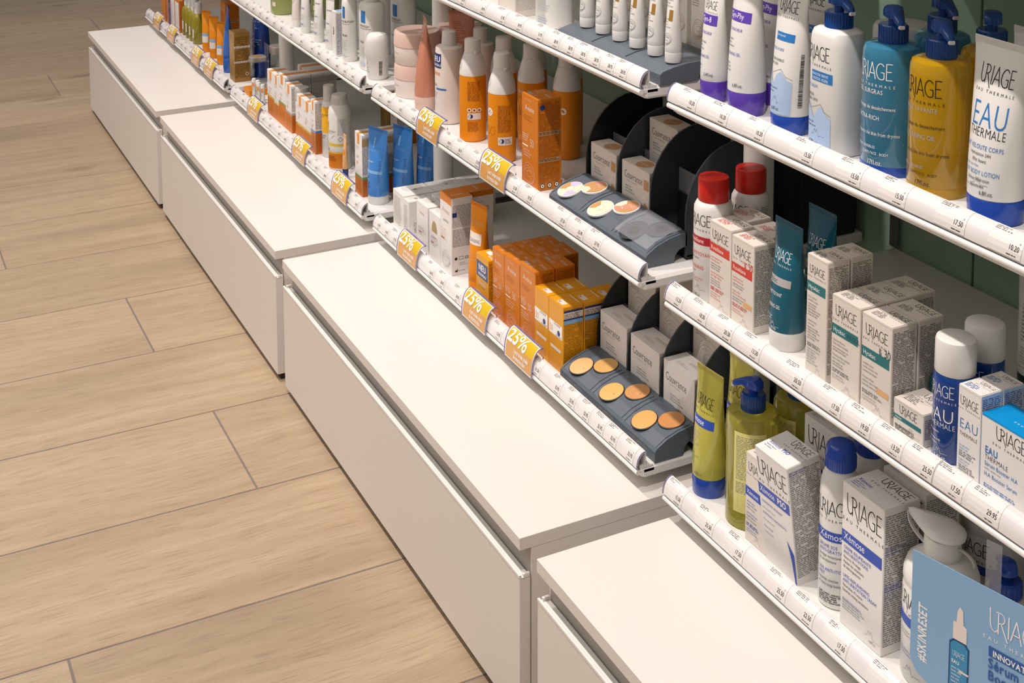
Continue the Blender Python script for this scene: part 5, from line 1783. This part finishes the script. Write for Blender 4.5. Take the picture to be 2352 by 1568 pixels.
def tester_display(x0, x1, lev, discs, label, cover, shift):
    root = empty('tester_display')
    root.location = (x0, 0, S[lev] + .0002)
    tag(root, label, 'display', None)
    W = x1 - x0
    yb = .268
    g = G()
    # front deck, curved in section, open underneath at the back
    prof = [(.2065, 0), (.2065, .0145), (.2100, .0185), (.225, .0275), (.243, .0335), (.262, .0370), (.270, .0370), (.270, .020), (.258, .016), (.252, .010), (.250, 0)]
    g.prism(prof, 'x', 0, W, SLATE)
    deck = g.build('front_deck', root)
    nb = 3
    bw = W / nb
    for k in range(nb):
        g = G()
        for a, b in ((.0035, .0045), (bw - .0045, bw - .0035)):
            pt = [(.2098, .0186), (.225, .0278), (.243, .0338), (.262, .0373)]
            pt2 = [(y, z + .0007) for y, z in pt]
            g.prism(pt + pt2[::-1], 'x', k * bw + a, k * bw + b, SLATE)
        o = g.build('deck_ridge', deck)
        o['kind'] = 'stuff'
    # little caption on the front edge of the deck
    g = G()
    for k in range(nb):
        for pl, m in art_text(k * bw + bw * .5, .0045, .0052, '4. TEINT CORRECTION', GREYL, 'c', 'r', .8):
            g.face([(p[0], .2063, p[1] + .004) for p in pl], m)
    g.build('front_caption', deck)
    # base tray behind with raised rear tier
    g = G()
    g.box(0, .270, 0, W, .312, .006, BLACK)
    g.box(0, .3125, 0, W, .395, .0595, BLACK)
    g.build('rear_tiers', root)
    for k in range(nb + 1):
        xx = min(W - .0026, max(0, k * bw - .0013))
        g = G()
        g.prism(quarter(yb, .058, .350, .150), 'x', xx, xx + .0026, SLATED if k else BLACK)
        g.build('divider', root)
    for k in range(nb):
        g = G()
        g.box(k * bw + .003, .3130, .0605, (k + 1) * bw - .003, .3138, .094, CLEAR)
        g.box(k * bw + .003, .3126, .060, (k + 1) * bw - .003, .3145, .062, SLATED)
        o = g.build('front_stop', root)

    def deckz(y):
        for (a, b), (c, d) in zip(prof[1:6], prof[2:7]):
            if a <= y <= c:
                return b + (d - b) * (y - a) / (c - a), math.atan2(d - b, c - a)
        return .037, 0
    for (dx, dy, m, kind) in discs:
        r = .0188
        z, sl = deckz(dy)
        g = G()
        if kind == 'pan':
            lathe(g, [(0, r), (.0008, r), (.0012, r * .96)], BLACK, 30)
            lathe(g, [(.0006, r * .945), (.0017, r * .94), (.0019, r * .9)], m, 30)
            if (dx * 1000) % 2 > .9:
                g.grid([ring(.0045, .0032, .0018, 12, 2, .004, -.002), ring(.0035, .002, .0027, 12, 2, .005, -.001)], m)
        elif kind == 'wheel':
            lathe(g, [(0, r * 1.04), (.0022, r * 1.04), (.0026, r)], PLW, 30)
            for q in range(5):
                a0, a1 = q * 2 * pi / 5, (q + 1) * 2 * pi / 5
                mm = m[q % len(m)]
                arcp = [(r * .93 * cos(a0 + (a1 - a0) * t / 6), r * .93 * sin(a0 + (a1 - a0) * t / 6), .0029) for t in range(7)]
                arci = [(r * .4 * cos(a0 + (a1 - a0) * t / 6), r * .4 * sin(a0 + (a1 - a0) * t / 6), .0029) for t in range(7)]
                g.face(arcp + arci[::-1], mm)
            g.face(ring(r * .4, r * .4, .0029, 5), m[0])
        else:
            g.grid([ring(r * 1.1, r * 1.1, .0004, 28), ring(r * 1.1, r * 1.1, .0012, 28), ring(r * 1.0, r * 1.0, .0013, 28), ring(r * .98, r * .98, .0006, 28)], SLATED, cap0=False, cap1=True)
            lathe(g, [(.0004, r * .5), (.0012, r * .5)], BLACK, 24)
        o = g.build('tester_pan' if kind != 'well' else 'empty_well', root, True)
        o.location = (dx - x0, dy, z - .0004)
        o.rotation_euler = (sl, 0, 0)
    for k in cover:
        g = G()
        pt = [(.2098, .0240), (.225, .0325), (.243, .0385), (.264, .0415)]
        pt2 = [(y, z + .0009) for y, z in pt]
        g.prism(pt + pt2[::-1], 'x', k * bw + .003, (k + 1) * bw - .003, CLEAR)
        g.build('clear_cover', root)
    return root


X0, X1 = 2.6815, 2.936
OFF = .0
tester_display(X0, X1, 1, [(2.735, .2215, MK[0], 'pan'), (2.7645, .246, MK[1], 'pan'), (2.8195, .2215, MK[2], 'pan'), (2.849, .246, MK[3], 'pan'), (2.904, .2215, MK[4], 'pan'), (2.9175, .246, MK[5], 'pan')][:0] +
               [(2.711, .2255, MK[0], 'pan'), (2.7385, .250, MK[1], 'pan'), (2.7955, .2255, MK[2], 'pan'), (2.8235, .250, MK[3], 'pan'), (2.8805, .2255, MK[4], 'pan'), (2.9085, .250, MK[5], 'pan')],
               1 and 'slate make-up tester stand with six cream foundation pans on the lowest level', (), 0)
X0b, X1b = 2.647, 2.9095
tester_display(X0b, X1b, 2, [(2.677, .2255, [MKC, MKP, MKO], 'wheel'), (2.704, .250, [MKO, MKR, MKO, MKC], 'wheel'), (2.763, .2255, [MKC, MKC, MKO], 'wheel'), (2.792, .250, [MKR, MKO, MKC], 'wheel'), (2.850, .2255, None, 'well'), (2.879, .250, None, 'well')],
               'slate make-up tester stand with four powder wheels and two empty wells on the middle level', (2,), 0)
bw = (X1 - X0) / 3
P('couv2', X0 + bw * .5, .2895, 1, 'small white carton in the left slot of the lower tester stand', z=S[1] + .0065)
P('couv2', X0 + bw * 1.5, .2895, 1, 'small white carton in the middle slot of the lower tester stand', z=S[1] + .0065)
P('couv2', X0 + bw * 2.5, .2895, 1, 'small white carton in the right slot of the lower tester stand', z=S[1] + .0065)
for k in range(3):
    P('contw', X0 + bw * (k + .5), .336, 1, 'white carton on the raised tier of the lower tester stand, %s slot' % ('left', 'middle', 'right')[k], z=S[1] + .0605)
bw = (X1b - X0b) / 3
P('couv', X0b + bw * .5, .2880, 2, 'small beige carton in the left slot of the middle tester stand', z=S[2] + .0065)
P('couv', X0b + bw * 1.5, .2880, 2, 'small beige carton in the middle slot of the middle tester stand', z=S[2] + .0065)
P('couv', X0b + bw * 1.5 - .001, .334, 2, 'small beige carton on the raised tier of the middle tester stand', z=S[2] + .0605)

# slate stand for the tinted tubes on the upper level
root = empty('tube_display')
root.location = (0, 0, S[3] + .0002)
tag(root, 'slate stepped stand carrying six small tinted cream tubes on the upper shelf', 'display')
g = G()
prof = [(.2065, 0), (.2065, .0135), (.2095, .0165), (.225, .0205), (.245, .0235), (.275, .0250), (.30, .0250), (.30, .014), (.268, .010), (.262, 0)]
g.prism(prof, 'x', 2.672, 2.9395, SLATE)
dk = g.build('stand_deck', root)
for k in (1, 2):
    g = G()
    pt = [(.2096, .0168), (.225, .0208), (.245, .0238), (.275, .0253)]
    g.prism(pt + [(y, z + .0005) for y, z in pt][::-1], 'x', 2.672 + k * .089, 2.6732 + k * .089, SLATED)
    g.build('deck_ridge', dk)
g = G()
g.box(2.672, .300, 0, 2.9395, .345, .014, BLACK)
g.build('rear_tray', root)
for i, x in enumerate((2.703, 2.747, 2.792, 2.836, 2.881, 2.922)):
    P('covt', x, .2370, 3, 'small white tinted cream tube, %s of six from the left on slate stand' % ('first', 'second', 'third', 'fourth', 'fifth', 'sixth')[i], group='six tinted cream tubes', z=S[3] + .0236)
for i, x in enumerate((2.70, 2.745, 2.79, 2.835, 2.88, 2.92)):
    P('cont3', x, .3185, 3, 'narrow cream carton with line swirl behind the tinted tubes, %s of six' % ('first', 'second', 'third', 'fourth', 'fifth', 'sixth')[i], group='cartons behind the tinted tubes', z=S[3] + .0144)

# ================================================================== HANGING POSTER, SMALL THINGS
root = empty('shelf_poster')
root.location = (3.461, .150, .4895)
root.rotation_euler = (0, 0, radians(14.5))
tag(root, 'blue rounded poster card with a dropper bottle picture hanging from the middle price rail', 'sign')
g = G()
W_, H_ = .20, .122
rr = .022
pts = [(0, 0)] + [(rr - rr * cos(t * pi / 16), -H_ + rr - rr * sin(t * pi / 16)) for t in range(9)] + [(W_, -H_), (W_, 0)]
g.prism(pts, 'y', 0, .0006, POST)


def pm(pl, m, e=.0002):
    g.face([(p[0], -e, p[1]) for p in pl], m)


for pl, m in art_text(.0165, -.104, .0125, '#SKINRESET', WINK, 'l', 'b', .76, 0, .2, ang=pi / 2): pm(pl, m)
for pl, m in art_poly([(.040, -.068), (.044, -.064), (.056, -.064), (.060, -.068), (.060, -.112), (.056, -.117), (.043, -.117), (.040, -.112)], mat('bottle_outline', (30, 76, 122), .3)): pm(pl, m)
for pl, m in art_poly([(.0415, -.069), (.045, -.0655), (.055, -.0655), (.0585, -.069), (.0585, -.111), (.055, -.1155), (.044, -.1155), (.0415, -.111)], mat('bottle_print', (60, 142, 186), .3)): pm(pl, m, .0004)
for pl, m in art_poly([(.0435, -.064), (.0435, -.047), (.0465, -.047), (.0475, -.035), (.0500, -.031), (.0530, -.035), (.0535, -.047), (.0570, -.049), (.0570, -.064)], PINKW): pm(pl, m, .0004)
for pl, m in art_logo(.050, -.080, .012, WINK, h=.005, sub=False) + art_text(.043, -.087, .0048, 'EAU', WINK, 'l', 'b', .8) + art_micro(.043, -.106, .056, -.089, .003, WINK) + art_rect(.0505, -.0935, .0600, -.0915, PINKW): pm(pl, m, .0006)
for pl, m in art_logo(.104, -.037, .050, WINK, h=.020): pm(pl, m, .0004)
for pl, m in art_rect(.0785, -.062, .130, -.0525, POSTD): pm(pl, m, .0003)
for pl, m in art_text(.0825, -.0605, .0080, 'INNOVATION', WINK, 'l', 'b', .82) + art_text(.0785, -.0725, .0128, 'Sérum', POSTD, 'l', 'b', .82) + art_text(.0785, -.0840, .0128, 'Booster H.A', POSTD, 'l', 'b', .82) + art_text(.086, -.094, .0042, '1,5% D.A', WINK, 'l', 'b', .82) + art_text(.086, -.099, .0042, 'HYALURONIQUE', WINK, 'l', 'b', .82) + art_text(.076, -.114, .008, 'HYDRATE', POSTD, 'l', 'r', .82) + art_line([(.061, -.1), (.10, -.108)], .0003, WINK) + art_disc(.061, -.1, .0009, WINK, 8): pm(pl, m, .0005)
random.seed(5)
for k in range(70):
    a, b = random.uniform(.02, .08), random.uniform(-.11, -.02)
    for pl, m in art_disc(a, b, random.uniform(.0001, .0003), WINK, 5): pm(pl, m, .0003)
g.build('printed_board', root)
g = G()
g.box(.072, .0008, -.02, .087, .0014, .044, CLEAR)
g.build('clear_hanger', root)

# price checker like grey holder with bottle in the far bay end and orange flat box
root = empty('tester_holder')
root.location = (.927, .2955, S[1] + .0002)
tag(root, 'clear shelf stand carrying a grey rounded sample case beside the bronze carton', 'display')
g = G()
g.box(-.018, 0, 0, .016, .0012, .100, CLEAR)
g.build('clear_back', root)
g = G()
g.box(-.020, -.046, .0560, .018, .002, .0580, CLEAR, .0005)
g.build('clear_ledge', root)
g = G()
cx, cy, sx, sy = -.001, -.0235, .0185, .0210
g.grid([ring(sx, sy, .0581, 28, 4.5, cx, cy), ring(sx * 1.03, sy * 1.03, .062, 28, 4.5, cx, cy), ring(sx, sy, .068, 28, 4.5, cx, cy), ring(sx * .86, sy * .86, .0695, 28, 4.5, cx, cy)], GREYP)
cs = g.build('sample_case', root, True)
g = G()
g.box(-.013, -.034, .0695, .011, -.014, .0698, TAN)
g.build('case_label', cs)
root = empty('dispenser_case')
root.location = (.922, .330, S[1] + .0002)
tag(root, 'grey rounded plastic case on a clear post behind the sample case', 'case')
g = G()
g.grid([ring(.020, .022, .070, 28, 4.5), ring(.021, .023, .076, 28, 4.5), ring(.021, .023, .088, 28, 4.5), ring(.018, .020, .091, 28, 4.5)], GREYP)
g.build('case_body', root, True)
g = G()
g.box(-.008, -.004, 0, .008, .004, .0699, CLEAR)
g.build('clear_post', root)
P_ = empty('flat_carton')
P_.location = (1.026, .235, S[1] + .0002)
tag(P_, 'flat orange carton lying at the left end of the second bay', 'box')
g = G()
g.box(-.024, -.022, 0, .024, .024, .016, ORA, .0006)
g.build('carton_body', P_)
g = G()
g.box(-.022, -.020, .016, .022, .022, .0163, ORAD)
g.build('top_flap', P_)
P_ = empty('balm_case')
P_.location = (1.028, .292, S[1] + .0002)
tag(P_, 'small white rounded case with yellow lid patch behind the flat orange carton', 'case')
g = G()
g.grid([ring(.018, .024, 0, 28, 4), ring(.019, .025, .004, 28, 4), ring(.019, .025, .022, 28, 4), ring(.016, .022, .026, 28, 4)], PLW)
g.build('case_body', P_, True)
g = G()
g.grid([ring(.010, .014, .026, 24, 4), ring(.010, .014, .0268, 24, 4)], PROMO)
g.build('lid_patch', P_)
root = empty('brass_tube')
root.location = (1.52, .400, S[1] + .0002)
tag(root, 'brass coloured round tube standing at the back of the second bay', 'tube')
g = G()
lathe(g, [(0, .0175), (.16, .0175)], BRASS, 24)
g.build('tube_body', root, True)
g = G()
lathe(g, [(.16, .0180), (.20, .0180), (.202, .016)], GOLD, 24)
g.build('cap', root, True)
# leaning clear wall plates on the green wall
for i, (x, lab) in enumerate([(2.905, 'pale clear plate leaning at the wall beside the black gap, left one'), (3.000, 'pale clear plate leaning at the wall, right one')]):
    o = empty('wall_plate')
    o.location = (x, .540, S[2] + .0002)
    tag(o, lab, 'plate')
    g = G()
    g.box(-.022 if i == 0 else -.008, 0, .001, .022 if i == 0 else .008, .0022, .062, mat('smoky_acrylic', (120, 122, 118), .15, trans=.3), .0008)
    g.build('plate', o)
    g = G()
    g.box(-.022 if i == 0 else -.008, -.014, 0, .022 if i == 0 else .008, .0022, .001, CLEAR)
    g.build('plate_foot', o)
# black box column behind the red capped bottles
o = empty('display_box')
o.location = (2.90, .470, S[2] + .0002)
tag(o, 'tall black display box at the back behind the red capped bottles', 'box')
g = G()
g.box(-.055, -.035, 0, .036, .06, .16, BLACK, .001)
g.build('box_body', o)
g = G()
g.box(-.052, -.032, .16, .033, .057, .162, SLATED, .0006)
g.build('box_lid', o)
